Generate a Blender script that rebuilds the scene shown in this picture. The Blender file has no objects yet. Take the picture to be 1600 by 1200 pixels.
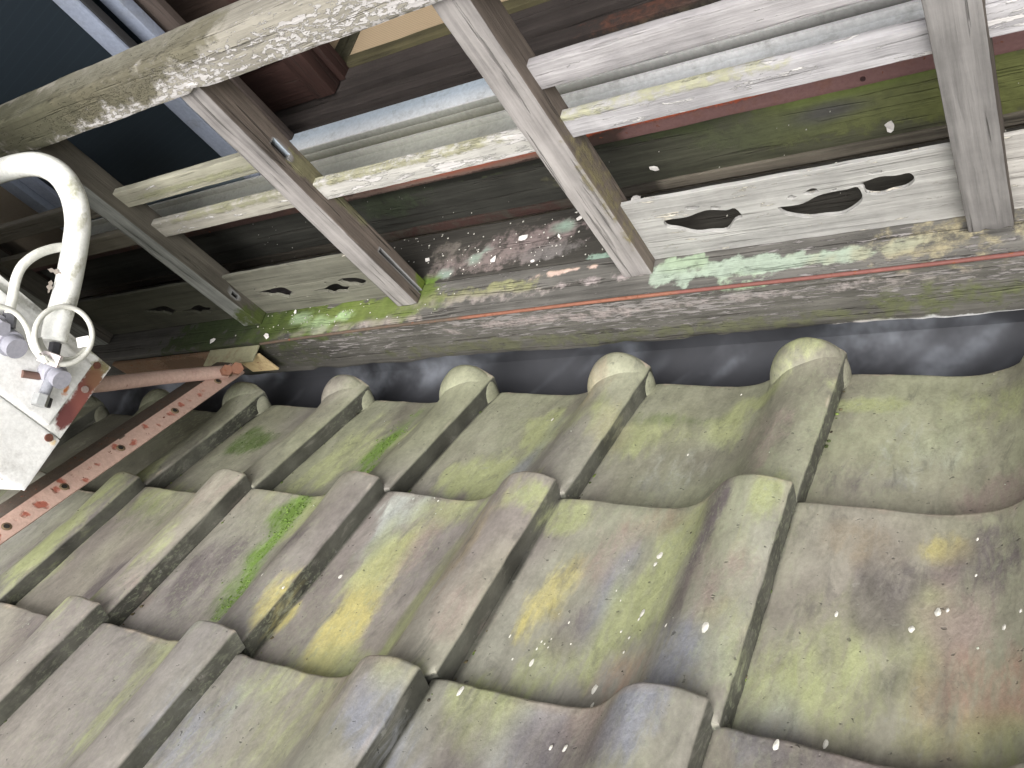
import bpy, bmesh, math, random
import numpy as np
from mathutils import Vector, Matrix
R_ = math.radians
random.seed(7)
C = bpy.context.scene.collection
sc = bpy.context.scene

# ---------------------------------------------------------------- camera, world, sun, exposure
cam = bpy.data.cameras.new("camera"); cam_o = bpy.data.objects.new("camera", cam); C.objects.link(cam_o)
CR = [[0.83503, 0.235115, -0.497439], [-0.050808, -0.867285, -0.495212], [-0.547853, 0.438791, -0.712264]]
cam.sensor_width = 36; cam.lens = 1367.632/1600*36; cam.clip_start = .01; cam.clip_end = 500
cam_o.matrix_world = Matrix([[CR[0][k], -CR[1][k], -CR[2][k], 0] for k in range(3)] + [[0, 0, 0, 1]])
sc.camera = cam_o
SUN_EL, SUN_AZ = 50, 155          # azimuth of the sun, clockwise from +Y
w = bpy.data.worlds.new("World"); sc.world = w; w.use_nodes = True
nt = w.node_tree; bg = nt.nodes["Background"]
sky = nt.nodes.new("ShaderNodeTexSky"); sky.sky_type = 'NISHITA'; sky.sun_disc = False
sky.sun_elevation = R_(SUN_EL); sky.sun_rotation = R_(SUN_AZ); sky.dust_density = 4; sky.air_density = 1.2
hs = nt.nodes.new("ShaderNodeHueSaturation"); hs.inputs['Saturation'].default_value = .22
nt.links.new(sky.outputs[0], hs.inputs['Color']); nt.links.new(hs.outputs[0], bg.inputs[0])
bg.inputs[1].default_value = .135
sun = bpy.data.lights.new("sun", 'SUN'); sun.energy = 1.7; sun.angle = R_(50); sun.color = (1, .97, .93)
sun_o = bpy.data.objects.new("sun", sun); C.objects.link(sun_o)
sd = Vector((math.sin(R_(SUN_AZ))*math.cos(R_(SUN_EL)), math.cos(R_(SUN_AZ))*math.cos(R_(SUN_EL)), math.sin(R_(SUN_EL))))
sun_o.rotation_euler = sd.to_track_quat('Z', 'Y').to_euler(); sun_o.location = sd*6
vs = sc.view_settings; vs.view_transform = 'Standard'; vs.look = 'None'; vs.gamma = 1; vs.exposure = 1.15; vs.use_curve_mapping = False

# ---------------------------------------------------------------- numpy noise
def _h(ix, iy, iz, seed):
    n = (ix*374761393 + iy*668265263 + iz*2147483647 + seed*1274126177) & 0xffffffff
    n = ((n ^ (n >> 13))*1103515245) & 0xffffffff
    n = (n ^ (n >> 16))*2654435761 & 0xffffffff
    return ((n >> 8) & 0xffff)/65535.0
def vnoise(p, seed=0):
    p = np.asarray(p, float); i = np.floor(p).astype(np.int64); f = p-i; f = f*f*(3-2*f); r = 0
    for dx in (0, 1):
        for dy in (0, 1):
            for dz in (0, 1):
                wgt = (f[:, 0] if dx else 1-f[:, 0])*(f[:, 1] if dy else 1-f[:, 1])*(f[:, 2] if dz else 1-f[:, 2])
                r = r+wgt*_h(i[:, 0]+dx, i[:, 1]+dy, i[:, 2]+dz, seed)
    return r*2-1
def fbm(p, seed=0, o=3):
    r = 0; a = 1; t = 0
    for k in range(o):
        r = r+a*vnoise(np.asarray(p)*2**k, seed+k*17); t += a; a *= .5
    return r/t

# ---------------------------------------------------------------- object helpers
def S(r, g, b):       # sRGB 0..255 -> linear
    f = lambda c: (c/255/12.92) if c <= 10 else ((c/255+.055)/1.055)**2.4
    return np.array([f(r), f(g), f(b)])
def tag(o, label=None, cat=None, group=None, kind=None):
    if label: o['label'] = label
    if cat: o['category'] = cat
    if group: o['group'] = group
    if kind: o['kind'] = kind
    return o
def empty(name, loc, label, cat, group=None):
    o = bpy.data.objects.new(name, None); o.empty_display_size = .05; C.objects.link(o); o.location = loc
    return tag(o, label, cat, group)
def link(name, me, mat, parent=None):
    o = bpy.data.objects.new(name, me); C.objects.link(o)
    if mat is not None and not me.materials: me.materials.append(mat)
    if parent is not None:
        o.parent = parent; o.matrix_parent_inverse = Matrix.Translation(-Vector(parent.location))
    return o
def cos(me):
    a = np.empty(len(me.vertices)*3); me.vertices.foreach_get('co', a); return a.reshape(-1, 3)
def setcos(me, a):
    me.vertices.foreach_set('co', np.asarray(a, float).ravel()); me.update()
def attr4(me, name, a):
    a = np.asarray(a, float)
    if a.shape[1] == 3: a = np.hstack([a, np.ones((len(a), 1))])
    at = me.attributes.get(name) or me.attributes.new(name, 'FLOAT_COLOR', 'POINT')
    at.data.foreach_set('color', a.ravel())
def attr1(me, name, a):
    at = me.attributes.get(name) or me.attributes.new(name, 'FLOAT', 'POINT')
    at.data.foreach_set('value', np.asarray(a, float).ravel())
def smooth(me, ang=40):
    me.polygons.foreach_set('use_smooth', [True]*len(me.polygons))
    bm = bmesh.new(); bm.from_mesh(me); lim = R_(ang)
    for e in bm.edges:
        if len(e.link_faces) == 2 and e.calc_face_angle(0) > lim: e.smooth = False
    bm.to_mesh(me); bm.free()
def mixblobs(co, rgb, alpha, blobs, seed=3, wob=.35, freq=22):
    """stains: each blob = (centre, radii, colour, strength) in the coordinates of co"""
    for n, (c, r, col, s) in enumerate(blobs):
        c = np.array(c); r = np.array(r)
        near = np.where(np.all(np.abs(co-c) < r*2.6, axis=1))[0]
        if not len(near): continue
        q = (co[near]-c)/r
        d = np.sqrt((q**2).sum(1)); d = d+wob*fbm(co[near]*freq, seed+n, 3)*1.3
        m = np.clip((1.6-d)/1.25, 0, 1); m = m*m*(3-2*m)*s
        a0 = alpha[near]
        a1 = np.maximum(a0, m)
        k = (m/np.maximum(a0+m*(1-a0), 1e-5))[:, None]
        rgb[near] = rgb[near]*(1-k)+np.array(col)*k
        alpha[near] = np.minimum(1, a0+m*(1-a0))
    return rgb, alpha
def paint(me, base, blobs=(), flake=0., jitter=.12, seed=1, wob=.35, freq=22):
    co = cos(me); n = len(co)
    b = base(co) if callable(base) else np.tile(np.array(base), (n, 1))
    t = fbm(co*9, seed, 3)[:, None]
    b = b*(1+jitter*t)
    rgb = np.tile(np.array((.1, .12, .06)), (n, 1)); al = np.zeros(n)
    if blobs: rgb, al = mixblobs(co, rgb, al, blobs, seed+5, wob, freq)
    attr4(me, 'base', b); attr4(me, 'moss', np.hstack([rgb, al[:, None]]))
    attr1(me, 'flake', flake(co) if callable(flake) else np.full(n, flake))

def grid_mesh(name, lo, hi, step, warp=0, seed=0, bevel=.0):
    """a box with subdivided faces, its edges and faces slightly uneven"""
    lo = np.array(lo, float); hi = np.array(hi, float)
    st = np.array(step if hasattr(step, '__len__') else [step]*3)
    n = np.maximum(1, np.round((hi-lo)/st).astype(int))
    idx = {}; vs_ = []; fs = []
    def v(i, j, k):
        key = (i, j, k)
        if key not in idx:
            idx[key] = len(vs_); vs_.append(lo+(hi-lo)*np.array([i/n[0], j/n[1], k/n[2]]))
        return idx[key]
    X, Y, Z = n
    for i in range(X):
        for j in range(Y):
            fs.append((v(i, j, 0), v(i, j+1, 0), v(i+1, j+1, 0), v(i+1, j, 0)))
            fs.append((v(i, j, Z), v(i+1, j, Z), v(i+1, j+1, Z), v(i, j+1, Z)))
    for i in range(X):
        for k in range(Z):
            fs.append((v(i, 0, k), v(i+1, 0, k), v(i+1, 0, k+1), v(i, 0, k+1)))
            fs.append((v(i, Y, k), v(i, Y, k+1), v(i+1, Y, k+1), v(i+1, Y, k)))
    for j in range(Y):
        for k in range(Z):
            fs.append((v(0, j, k), v(0, j, k+1), v(0, j+1, k+1), v(0, j+1, k)))
            fs.append((v(X, j, k), v(X, j+1, k), v(X, j+1, k+1), v(X, j, k+1)))
    me = bpy.data.meshes.new(name); me.from_pydata([tuple(a) for a in vs_], [], fs)
    if bevel:
        bm = bmesh.new(); bm.from_mesh(me)
        es = [e for e in bm.edges if len(e.link_faces) == 2 and e.calc_face_angle(0) > R_(60)]
        bmesh.ops.bevel(bm, geom=es, offset=bevel, segments=2, profile=.6, affect='EDGES', clamp_overlap=True)
        bm.to_mesh(me); bm.free()
    if warp:
        a = cos(me); w_ = np.stack([fbm(a*14, seed+k, 3) for k in range(3)], 1)*warp
        w_ += np.stack([fbm(a*70, seed+9+k, 2) for k in range(3)], 1)*warp*.35
        setcos(me, a+w_)
    smooth(me, 35)
    return me
def box(name, lo, hi, mat, parent, step=.02, warp=.0008, seed=0, base=(.3, .3, .3), blobs=(), flake=0., bevel=.0015, **kw):
    me = grid_mesh(name, lo, hi, step, warp, seed, bevel)
    paint(me, base, blobs, flake, seed=seed+1, **kw)
    return link(name, me, mat, parent)
def tube_mesh(name, pts, rad, seg=12, cap=True, sub=6):
    P = [Vector(p) for p in pts]
    if sub > 1 and len(P) > 2:           # Catmull-Rom
        Q = []
        for i in range(len(P)-1):
            p0 = P[max(i-1, 0)]; p1 = P[i]; p2 = P[i+1]; p3 = P[min(i+2, len(P)-1)]
            for k in range(sub):
                t = k/sub
                Q.append(.5*((2*p1)+(p2-p0)*t+(2*p0-5*p1+4*p2-p3)*t*t+(3*p1-p0-3*p2+p3)*t**3))
        Q.append(P[-1]); P = Q
    bm = bmesh.new(); prev = None; nrm = None; rings = []
    for i, p in enumerate(P):
        d = (P[min(i+1, len(P)-1)]-P[max(i-1, 0)]).normalized()
        if nrm is None: nrm = d.orthogonal().normalized()
        nrm = (nrm-d*nrm.dot(d)).normalized(); bn = d.cross(nrm)
        r = rad(i/(len(P)-1)) if callable(rad) else rad
        rings.append([bm.verts.new(p+(nrm*math.cos(2*math.pi*k/seg)+bn*math.sin(2*math.pi*k/seg))*r) for k in range(seg)])
    for a, b in zip(rings, rings[1:]):
        for k in range(seg): bm.faces.new((a[k], a[(k+1) % seg], b[(k+1) % seg], b[k]))
    if cap: bm.faces.new(rings[0][::-1]); bm.faces.new(rings[-1])
    me = bpy.data.meshes.new(name); bm.to_mesh(me); bm.free(); smooth(me, 50); return me
def tube(name, pts, rad, mat, parent=None, seg=12, sub=6, base=(.5, .5, .5), blobs=(), flake=0., **kw):
    me = tube_mesh(name, pts, rad, seg, True, sub); paint(me, base, blobs, flake, **kw); return link(name, me, mat, parent)
def transform(me, M):
    me.transform(M); me.update(); return me

# ---------------------------------------------------------------- materials
def N(nt, t, **k):
    n = nt.nodes.new('ShaderNode'+t)
    for a, b in k.items(): setattr(n, a, b)
    return n
def newmat(name):
    m = bpy.data.materials.new(name); m.use_nodes = True; return m, m.node_tree, m.node_tree.nodes['Principled BSDF']
class G:
    def __init__(s, nt): s.nt = nt
    def val(s, sock, v):
        if isinstance(v, (int, float)): sock.default_value = v
        elif isinstance(v, (tuple, list, np.ndarray)):
            v = [float(x) for x in v]
            sock.default_value = v if len(v) == len(sock.default_value) else v+[1.0]
        else: s.nt.links.new(v, sock)
    def math(s, op, a, b=0., clamp=False):
        n = N(s.nt, 'Math', operation=op, use_clamp=clamp); s.val(n.inputs[0], a); s.val(n.inputs[1], b); return n.outputs[0]
    def mix(s, f, a, b, mode='MIX'):
        n = N(s.nt, 'Mix', data_type='RGBA', blend_type=mode); s.val(n.inputs[0], f); s.val(n.inputs[6], a); s.val(n.inputs[7], b); return n.outputs[2]
    def ramp(s, x, a, b, lo=0., hi=1.):
        n = N(s.nt, 'MapRange', clamp=True); n.interpolation_type = 'SMOOTHSTEP'
        s.val(n.inputs[0], x); n.inputs[1].default_value = a; n.inputs[2].default_value = b; n.inputs[3].default_value = lo; n.inputs[4].default_value = hi
        return n.outputs[0]
    def pos(s, scale=(1, 1, 1), rot=(0, 0, 0)):
        g = N(s.nt, 'NewGeometry'); m = N(s.nt, 'Mapping'); m.vector_type = 'POINT'
        m.inputs['Rotation'].default_value = rot
        m2 = N(s.nt, 'Mapping'); m2.inputs['Scale'].default_value = scale
        s.nt.links.new(g.outputs['Position'], m.inputs[0]); s.nt.links.new(m.outputs[0], m2.inputs[0]); return m2.outputs[0]
    def noise(s, vec, scale=1., detail=4., rough=.55, dist=0.):
        n = N(s.nt, 'TexNoise'); s.val(n.inputs['Vector'], vec)
        n.inputs['Scale'].default_value = scale; n.inputs['Detail'].default_value = detail
        n.inputs['Roughness'].default_value = rough; n.inputs['Distortion'].default_value = dist; return n.outputs[0]
    def attr(s, name, out='Color'):
        n = N(s.nt, 'Attribute'); n.attribute_name = name; return n.outputs[out]
    def bump(s, h, dist, strength=1., normal=None):
        n = N(s.nt, 'Bump'); n.inputs['Distance'].default_value = dist; n.inputs['Strength'].default_value = strength
        s.val(n.inputs['Height'], h)
        if normal: s.nt.links.new(normal, n.inputs['Normal'])
        return n.outputs[0]

def wood(name, axis=0, flake_col=(.45, .42, .42), grain=1., crack=.5, rough=.85, silver=None, fscale=(26, 70)):
    m, nt, b = newmat(name); g = G(nt)
    sc1 = [170]*3; sc1[axis] = 7
    sc2 = [38]*3; sc2[axis] = 2.2
    sc3 = [120]*3; sc3[axis] = 5
    sf = [fscale[1]]*3; sf[axis] = fscale[0]
    n1 = g.noise(g.pos(sc1), 1, 6, .65, .3); n2 = g.noise(g.pos(sc2), 1, 4, .6, .4); n3 = g.noise(g.pos(sc3), 1, 3, .5, .6)
    n4 = g.noise(g.pos((16, 16, 16)), 1, 6, .65)
    nf = g.noise(g.pos(sf), 1, 8, .68, .4)
    k = g.math('ADD', g.math('MULTIPLY', g.math('SUBTRACT', n1, .5), 1.1*grain), g.math('MULTIPLY', g.math('SUBTRACT', n2, .5), 1.3*grain))
    k = g.math('ADD', k, g.math('MULTIPLY', g.math('SUBTRACT', n4, .5), .9))
    k = g.math('ADD', 1., k)
    col = g.attr('base')
    if silver is not None:      # faces turned to the front are lighter and greyer, the others keep the base
        ge = N(nt, 'NewGeometry'); sx = N(nt, 'SeparateXYZ'); nt.links.new(ge.outputs['True Normal'], sx.inputs[0])
        f = g.ramp(sx.outputs[1], -.75, -.2)
        cutf = g.math('MULTIPLY', g.attr('flake', 'Fac'), -1., True)
        f = g.math('MAXIMUM', f, cutf)
        col = g.mix(f, g.mix(1., g.mix(1., col, silver, 'MULTIPLY'), (2., 2., 2.), 'MULTIPLY'), col)
    kk = N(nt, 'CombineColor'); [nt.links.new(k, kk.inputs[i]) for i in range(3)]
    col = g.mix(1., col, kk.outputs[0], 'MULTIPLY')
    cr = g.ramp(n3, .60, .66)
    cr = g.math('MULTIPLY', cr, crack)
    col = g.mix(cr, col, (.03, .026, .022))
    fa = g.attr('flake', 'Fac')
    fm = g.math('ADD', nf, g.math('MULTIPLY', g.math('SUBTRACT', fa, .5), .34))
    fm = g.ramp(fm, .56, .60)
    fm = g.math('MULTIPLY', fm, g.ramp(fa, .02, .1))
    fcol = g.mix(n4, flake_col, tuple(x*.75 for x in flake_col))
    col = g.mix(fm, col, fcol)
    ma = N(nt, 'Attribute'); ma.attribute_name = 'moss'
    nm = g.noise(g.pos((60, 60, 60)), 1, 8, .7)
    mm = g.ramp(g.math('ADD', ma.outputs['Alpha'], g.math('MULTIPLY', g.math('SUBTRACT', nm, .5), 1.5)), .3, .72)
    mm = g.math('MULTIPLY', mm, g.ramp(ma.outputs['Alpha'], .02, .3))
    mcol = g.mix(g.ramp(nm, .3, .7), g.mix(1., ma.outputs['Color'], (.75, .75, .75), 'MULTIPLY'), ma.outputs['Color'])
    col = g.mix(mm, col, mcol)
    nt.links.new(col, b.inputs['Base Color']); b.inputs['Roughness'].default_value = rough
    b.inputs['Specular IOR Level'].default_value = .25
    h = g.math('SUBTRACT', g.math('ADD', g.math('MULTIPLY', n1, 1.), g.math('MULTIPLY', n2, .2)), g.math('MULTIPLY', cr, 2.))
    h = g.math('ADD', h, g.math('MULTIPLY', g.math('ADD', fm, g.math('MULTIPLY', mm, nm)), .6))
    nt.links.new(g.bump(h, .0016, .9), b.inputs['Normal'])
    return m

def tile_mat():
    m, nt, b = newmat("kiln_clay"); g = G(nt)
    rot = (R_(29.9648), 0, 0)
    nb = g.noise(g.pos((9, 4, 9), rot), 1, 5, .6, .5)
    ns = g.noise(g.pos((60, 22, 60), rot), 1, 6, .65, .4)
    nf = g.noise(g.pos((260, 170, 260), rot), 1, 4, .6)
    ma = N(nt, 'Attribute'); ma.attribute_name = 'moss'
    k = g.math('ADD', 1., g.math('ADD', g.math('MULTIPLY', g.math('SUBTRACT', ns, .5), 1.0), g.math('MULTIPLY', g.math('SUBTRACT', nf, .5), .5)))
    kk = N(nt, 'CombineColor'); [nt.links.new(k, kk.inputs[i]) for i in range(3)]
    col = g.mix(1., g.attr('base'), kk.outputs[0], 'MULTIPLY')
    col = g.mix(g.ramp(nb, .45, .7, 0, .5), col, g.mix(1., col, (.80, .76, .78), 'MULTIPLY'))
    al = ma.outputs['Alpha']
    n_m = g.noise(g.pos((75, 20, 75), rot), 1, 8, .68, .5)
    mm = g.ramp(g.math('ADD', al, g.math('MULTIPLY', g.math('SUBTRACT', n_m, .5), 1.7)), .12, .95)
    mm = g.math('MULTIPLY', mm, g.ramp(al, 0., .25))
    mc = g.mix(1., ma.outputs['Color'], kk.outputs[0], 'MULTIPLY')
    col = g.mix(mm, col, mc)
    sp = g.noise(g.pos((150, 150, 150), rot), 1, 2, .5); pit = g.ramp(sp, .70, .76)
    col = g.mix(g.math('MULTIPLY', pit, .55), col, (.05, .05, .045))
    sp2 = g.noise(g.pos((95, 55, 95), (rot[0], .2, 1)), 1, 3, .5); lt = g.ramp(sp2, .68, .74)
    col = g.mix(g.math('MULTIPLY', lt, .3), col, (.36, .36, .32))
    n5 = g.noise(g.pos((5, 3, 5), rot), 1, 3, .6, .3); n6 = g.noise(g.pos((210, 90, 210), rot), 1, 5, .7, .5)
    lich = g.math('MULTIPLY', g.ramp(n6, .50, .64), g.ramp(n5, .40, .62))
    col = g.mix(g.math('MULTIPLY', lich, .42), col, (.34, .37, .25))
    n7 = g.noise(g.pos((34, 13, 34), rot), 1, 8, .74, .8)
    col = g.mix(g.math('MULTIPLY', g.ramp(n7, .54, .68), .38), col, (.10, .095, .088))
    col = g.mix(g.math('MULTIPLY', g.ramp(n7, .46, .32), .22), col, (.40, .38, .33))
    nt.links.new(col, b.inputs['Base Color'])
    nt.links.new(g.ramp(ns, .3, .75, .52, .8), b.inputs['Roughness']); b.inputs['Specular IOR Level'].default_value = .35
    h = g.math('SUBTRACT', g.math('ADD', g.math('MULTIPLY', ns, .8), g.math('MULTIPLY', nf, .6)), g.math('MULTIPLY', pit, 1.2))
    h = g.math('ADD', h, g.math('MULTIPLY', mm, g.math('MULTIPLY', nf, .9)))
    nt.links.new(g.bump(h, .0009, .6), b.inputs['Normal'])
    return m

def paint_mat(name, rough=.45, metal=0., dirt=(.12, .1, .08), dirt_amt=.5, bump=.0004, spec=.4, chip=(.2, .07, .035), scale=1.):
    m, nt, b = newmat(name); g = G(nt)
    n1 = g.noise(g.pos((30*scale,)*3), 1, 8, .7, .3); n2 = g.noise(g.pos((180*scale,)*3), 1, 5, .65)
    col = g.attr('base')
    col = g.mix(g.math('MULTIPLY', g.ramp(n1, .5, .72), dirt_amt), col, dirt)
    k = g.ramp(n2, .2, .8, .85, 1.1); kk = N(nt, 'CombineColor'); [nt.links.new(k, kk.inputs[i]) for i in range(3)]
    col = g.mix(1., col, kk.outputs[0], 'MULTIPLY')
    fa = g.attr('flake', 'Fac')
    fm = g.math('ADD', g.noise(g.pos((110*scale,)*3), 1, 4, .6, .3), g.math('MULTIPLY', g.math('SUBTRACT', fa, .5), .34))
    fm = g.math('MULTIPLY', g.ramp(fm, .54, .60), g.ramp(fa, .02, .1))
    col = g.mix(fm, col, chip)
    ma = N(nt, 'Attribute'); ma.attribute_name = 'moss'
    mm = g.ramp(g.math('ADD', ma.outputs['Alpha'], g.math('MULTIPLY', g.math('SUBTRACT', n2, .5), .9)), .3, .75)
    mm = g.math('MULTIPLY', mm, g.ramp(ma.outputs['Alpha'], .02, .3))
    col = g.mix(mm, col, ma.outputs['Color'])
    nt.links.new(col, b.inputs['Base Color']); b.inputs['Metallic'].default_value = metal
    nt.links.new(g.ramp(g.math('ADD', n1, g.math('MULTIPLY', g.math('ADD', fm, mm), .4)), .35, .85, rough, min(1, rough+.35)), b.inputs['Roughness'])
    b.inputs['Specular IOR Level'].default_value = spec
    nt.links.new(g.bump(g.math('ADD', n2, g.math('ADD', fm, mm)), bump, .8), b.inputs['Normal'])
    return m
# ---------------------------------------------------------------- setting far below and inside
OX, OY, OZ = -1.30641, 0.59991, -0.93297
P_ = 0.522985; L_ = 0.28093; W_ = .265
SV = np.array([0, math.cos(P_), -math.sin(P_)]); NV = np.array([0, math.sin(P_), math.cos(P_)]); OV = np.array([OX, OY, OZ])
def roof_pt(x, s, h): return OV+np.array([1, 0, 0])*x-SV*s+NV*h      # s runs uphill

M_tile = tile_mat()
M_beam = wood("weathered_beam", 0, (.27, .252, .245), 1.3, .6, fscale=(30, 230))
M_rail = wood("bleached_rail", 0, (.60, .58, .57), .8, .25, fscale=(22, 110))
M_board = wood("bleached_board", 0, (.62, .58, .5), .8, .25, fscale=(22, 110))
M_post = wood("silvered_post", 2, (.5, .5, .48), 1.0, .5, silver=(1.02, 1.17, 1.34))
M_hand = wood("handrail_wood", 0, (.48, .46, .45), .8, .35, fscale=(75, 170))
M_deck = wood("rotting_board", 0, (.30, .26, .25), 1.2, .4, fscale=(40, 60))
M_dark = wood("dark_timber", 0, (.2, .12, .08), .8, .3)
M_darkz = wood("dark_timber_upright", 2, (.2, .12, .08), .8, .3)
M_white = paint_mat("white_paint", .35, 0, (.33, .31, .27), .35)
M_alum = paint_mat("anodised_aluminium", .38, .25, (.16, .16, .14), .4, .0003)
M_rust = paint_mat("rusty_paint", .6, 0, (.16, .07, .04), .45, .0008)
M_pink = paint_mat("faded_red_primer", .6, 0, (.30, .15, .11), .3, .0007, chip=(.12, .035, .02))
M_plastic = paint_mat("grey_plastic", .4, 0, (.2, .2, .2), .25, .0002)
M_black = paint_mat("black_rubber", .6, 0, (.02, .02, .02), .2, .0002)
M_plaster = paint_mat("plaster", .9, 0, (.12, .09, .06), .3, .0006)
M_sheet = paint_mat("stained_sheet_metal", .32, .25, (.03, .03, .035), .5, .0003)
m, ntm, bm_ = newmat("fly_screen"); g = G(ntm)
wv = N(ntm, 'TexWave'); wv.bands_direction = 'Z'; ntm.links.new(g.pos((1, 1, 1), (0, R_(12), 0)), wv.inputs[0]); wv.inputs['Scale'].default_value = 22; wv.inputs['Distortion'].default_value = .8
ntm.links.new(g.mix(g.ramp(wv.outputs[0], .93, 1), g.mix(g.noise(g.pos((4, 4, 4)), 1, 3), (.010, .015, .020), (.0125, .018, .024)), (.0138, .020, .026)), bm_.inputs['Base Color'])
bm_.inputs['Roughness'].default_value = .5; bm_.inputs['Specular IOR Level'].default_value = .2; M_screen = m
m, ntm, bm_ = newmat("tatami_weave"); g = G(ntm)
wv = N(ntm, 'TexWave'); wv.bands_direction = 'Y'; ntm.links.new(g.pos(), wv.inputs[0]); wv.inputs['Scale'].default_value = 60; wv.inputs['Distortion'].default_value = .6
ntm.links.new(g.mix(wv.outputs[0], (.27, .205, .13), (.33, .25, .16)), bm_.inputs['Base Color']); bm_.inputs['Roughness'].default_value = .8
ntm.links.new(g.bump(wv.outputs[0], .001, .5), bm_.inputs['Normal']); M_tatami = m
m, ntm, bm_ = newmat("earth"); g = G(ntm)
n_ = g.noise(g.pos((3, 3, 3)), 1, 8, .7); ntm.links.new(g.mix(n_, (.05, .045, .035), (.16, .15, .12)), bm_.inputs['Base Color']); bm_.inputs['Roughness'].default_value = .95; M_earth = m

me = bpy.data.meshes.new('ground'); me.from_pydata([(-150, -150, -4.6), (150, -150, -4.6), (150, 150, -4.6), (-150, 150, -4.6)], [], [(0, 1, 2, 3)])
tag(link('ground', me, M_earth), kind='structure')

# ---------------------------------------------------------------- the room behind the window
def plain(name, lo, hi, mat, base, parent=None, kind=None, **kw):
    o = box(name, lo, hi, mat, parent, kw.pop('step', .25), 0, base=base, bevel=0, **kw)
    if kind: o['kind'] = kind
    return o
WT = .6      # head of the window
plain('room_wall', (-3.2, 4.1, -.8), (1.8, 4.2, 1.7), M_plaster, (.16, .13, .1), kind='structure')
plain('room_wall', (-3.3, .985, -.8), (-3.2, 4.1, 1.7), M_plaster, (.16, .13, .1), kind='structure')
plain('room_wall', (1.8, .985, -.8), (1.9, 4.1, 1.7), M_plaster, (.16, .13, .1), kind='structure')
plain('ceiling', (-3.3, .985, 1.7), (1.9, 4.2, 1.8), M_dark, (.12, .08, .05), kind='structure')
plain('room_floor', (-3.3, .985, -.86), (1.9, 4.2, -.76), M_dark, (.05, .035, .025), kind='structure')

th = empty('wooden_threshold', (-.7, 1.05, -.72), 'dark brown grooved wooden threshold between the aluminium window track and the tatami mats', 'threshold')
ys = [.962, .992, 1.012, 1.042, 1.062, 1.090, 1.114]; hs_ = [-.702, -.712, -.700, -.712, -.699, -.694]
for k in range(6):
    box('threshold_strip', (-3.1, ys[k]+.001, -.76), (1.7, ys[k+1], hs_[k]), M_dark, th, (.08, .02, .03), .0008, k, base=S(50, 45, 43), jitter=.3,
        blobs=[((-.47, 1.03, -.7), (.14, .03, .02), (.11, .05, .035), .6), ((-.3, .99, -.7), (.2, .03, .02), (.06, .06, .055), .7)] if k in (2, 3, 4) else ())
for k, (x0, x1, lab) in enumerate([(-1.107, .70, 'straw coloured tatami mat right of the dark mat seam, seen through the open window'),
                                   (-2.90, -1.113, 'darker tatami mat left of the mat seam, half hidden behind the red-brown sliding door')]):
    t = empty('tatami_mat', ((x0+x1)/2, 1.6, -.70), lab, 'tatami mat', 'tatami mats on the room floor')
    plain('straw_surface', (x0+.022, 1.1395, -.74), (x1-.022, 2.04, -.689), M_tatami, (.4, .3, .2), t)
    for y0, y1 in ((1.1145, 1.1395), (2.04, 2.065)):
        box('fabric_border', (x0+.0, y0, -.74), (x1, y1, -.686), M_dark, t, (.02, .02, .03), .0012, 3, base=S(66, 62, 44), jitter=.4)
    for xa, xb in ((x0, x0+.022), (x1-.022, x1)):
        box('fabric_border', (xa, 1.1395, -.74), (xb, 2.04, -.6865), M_dark, t, (.02, .03, .03), .0008, 4, base=S(52, 50, 38), jitter=.3)

def leaf(x0, x1, y, lab):
    t = empty('sliding_door', ((x0+x1)/2, y, -.70), lab, 'sliding door', 'red-brown sliding doors inside the room')
    br = S(52, 35, 31)
    for a, b_ in ((x0, x0+.045), (x1-.045, x1)):
        box('stile', (a, y-.014, -.697), (b_, y+.014, 1.1), M_darkz, t, (.03, .02, .08), .0006, 5, base=br)
    box('bottom_rail', (x0+.045, y-.012, -.697), (x1-.045, y+.012, -.60), M_dark, t, (.06, .02, .03), .0005, 6, base=br)
    box('top_rail', (x0+.045, y-.012, 1.02), (x1-.045, y+.012, 1.1), M_dark, t, (.1, .02, .04), .0005, 6, base=br)
    box('moulding', (x0+.045, y-.017, -.600), (x1-.045, y-.004, -.59), M_dark, t, (.1, .02, .04), .0002, 6, base=S(84, 66, 58))
    plain('panel', (x0+.045, y-.004, -.60), (x1-.045, y+.004, 1.02), M_dark, (.045, .03, .024), t)
leaf(-1.95, -1.090, 1.0715, 'red-brown sliding door, the front leaf nearest the window')
leaf(-1.93, -1.078, 1.1035, 'red-brown sliding door, the rear leaf standing just behind the other')

# ---------------------------------------------------------------- aluminium window
win = empty('sliding_window', (-.7, .9, -.70), 'grey aluminium sliding window, open behind the wooden railing, screen pushed left', 'window')
prof = [(.838, -.722), (.838, -.695), (.868, -.692), (.868, -.681), (.8725, -.681), (.8725, -.700), (.880, -.700), (.880, -.694), (.8825, -.694), (.8825, -.701),
        (.896, -.701), (.896, -.686), (.900, -.686), (.900, -.701), (.909, -.701), (.909, -.682), (.913, -.682), (.913, -.688), (.948, -.684), (.9605, -.684), (.9605, -.722)]
def extrude_x(name, pr, x0, x1, step, mat, parent, **kw):
    n = max(1, int((x1-x0)/step)); V = []; F = []; K = len(pr)
    for i in range(n+1):
        for y, z in pr: V.append((x0+(x1-x0)*i/n, y, z))
    for i in range(n):
        for k in range(K): F.append((i*K+k, (i+1)*K+k, (i+1)*K+(k+1) % K, i*K+(k+1) % K))
    F.append(tuple(range(K))); F.append(tuple(n*K+k for k in reversed(range(K))))
    me = bpy.data.meshes.new(name); me.from_pydata(V, [], F)
    bm = bmesh.new(); bm.from_mesh(me); bmesh.ops.recalc_face_normals(bm, faces=bm.faces); bm.to_mesh(me); bm.free()
    smooth(me, 30); paint(me, **kw); return link(name, me, mat, parent)
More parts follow.
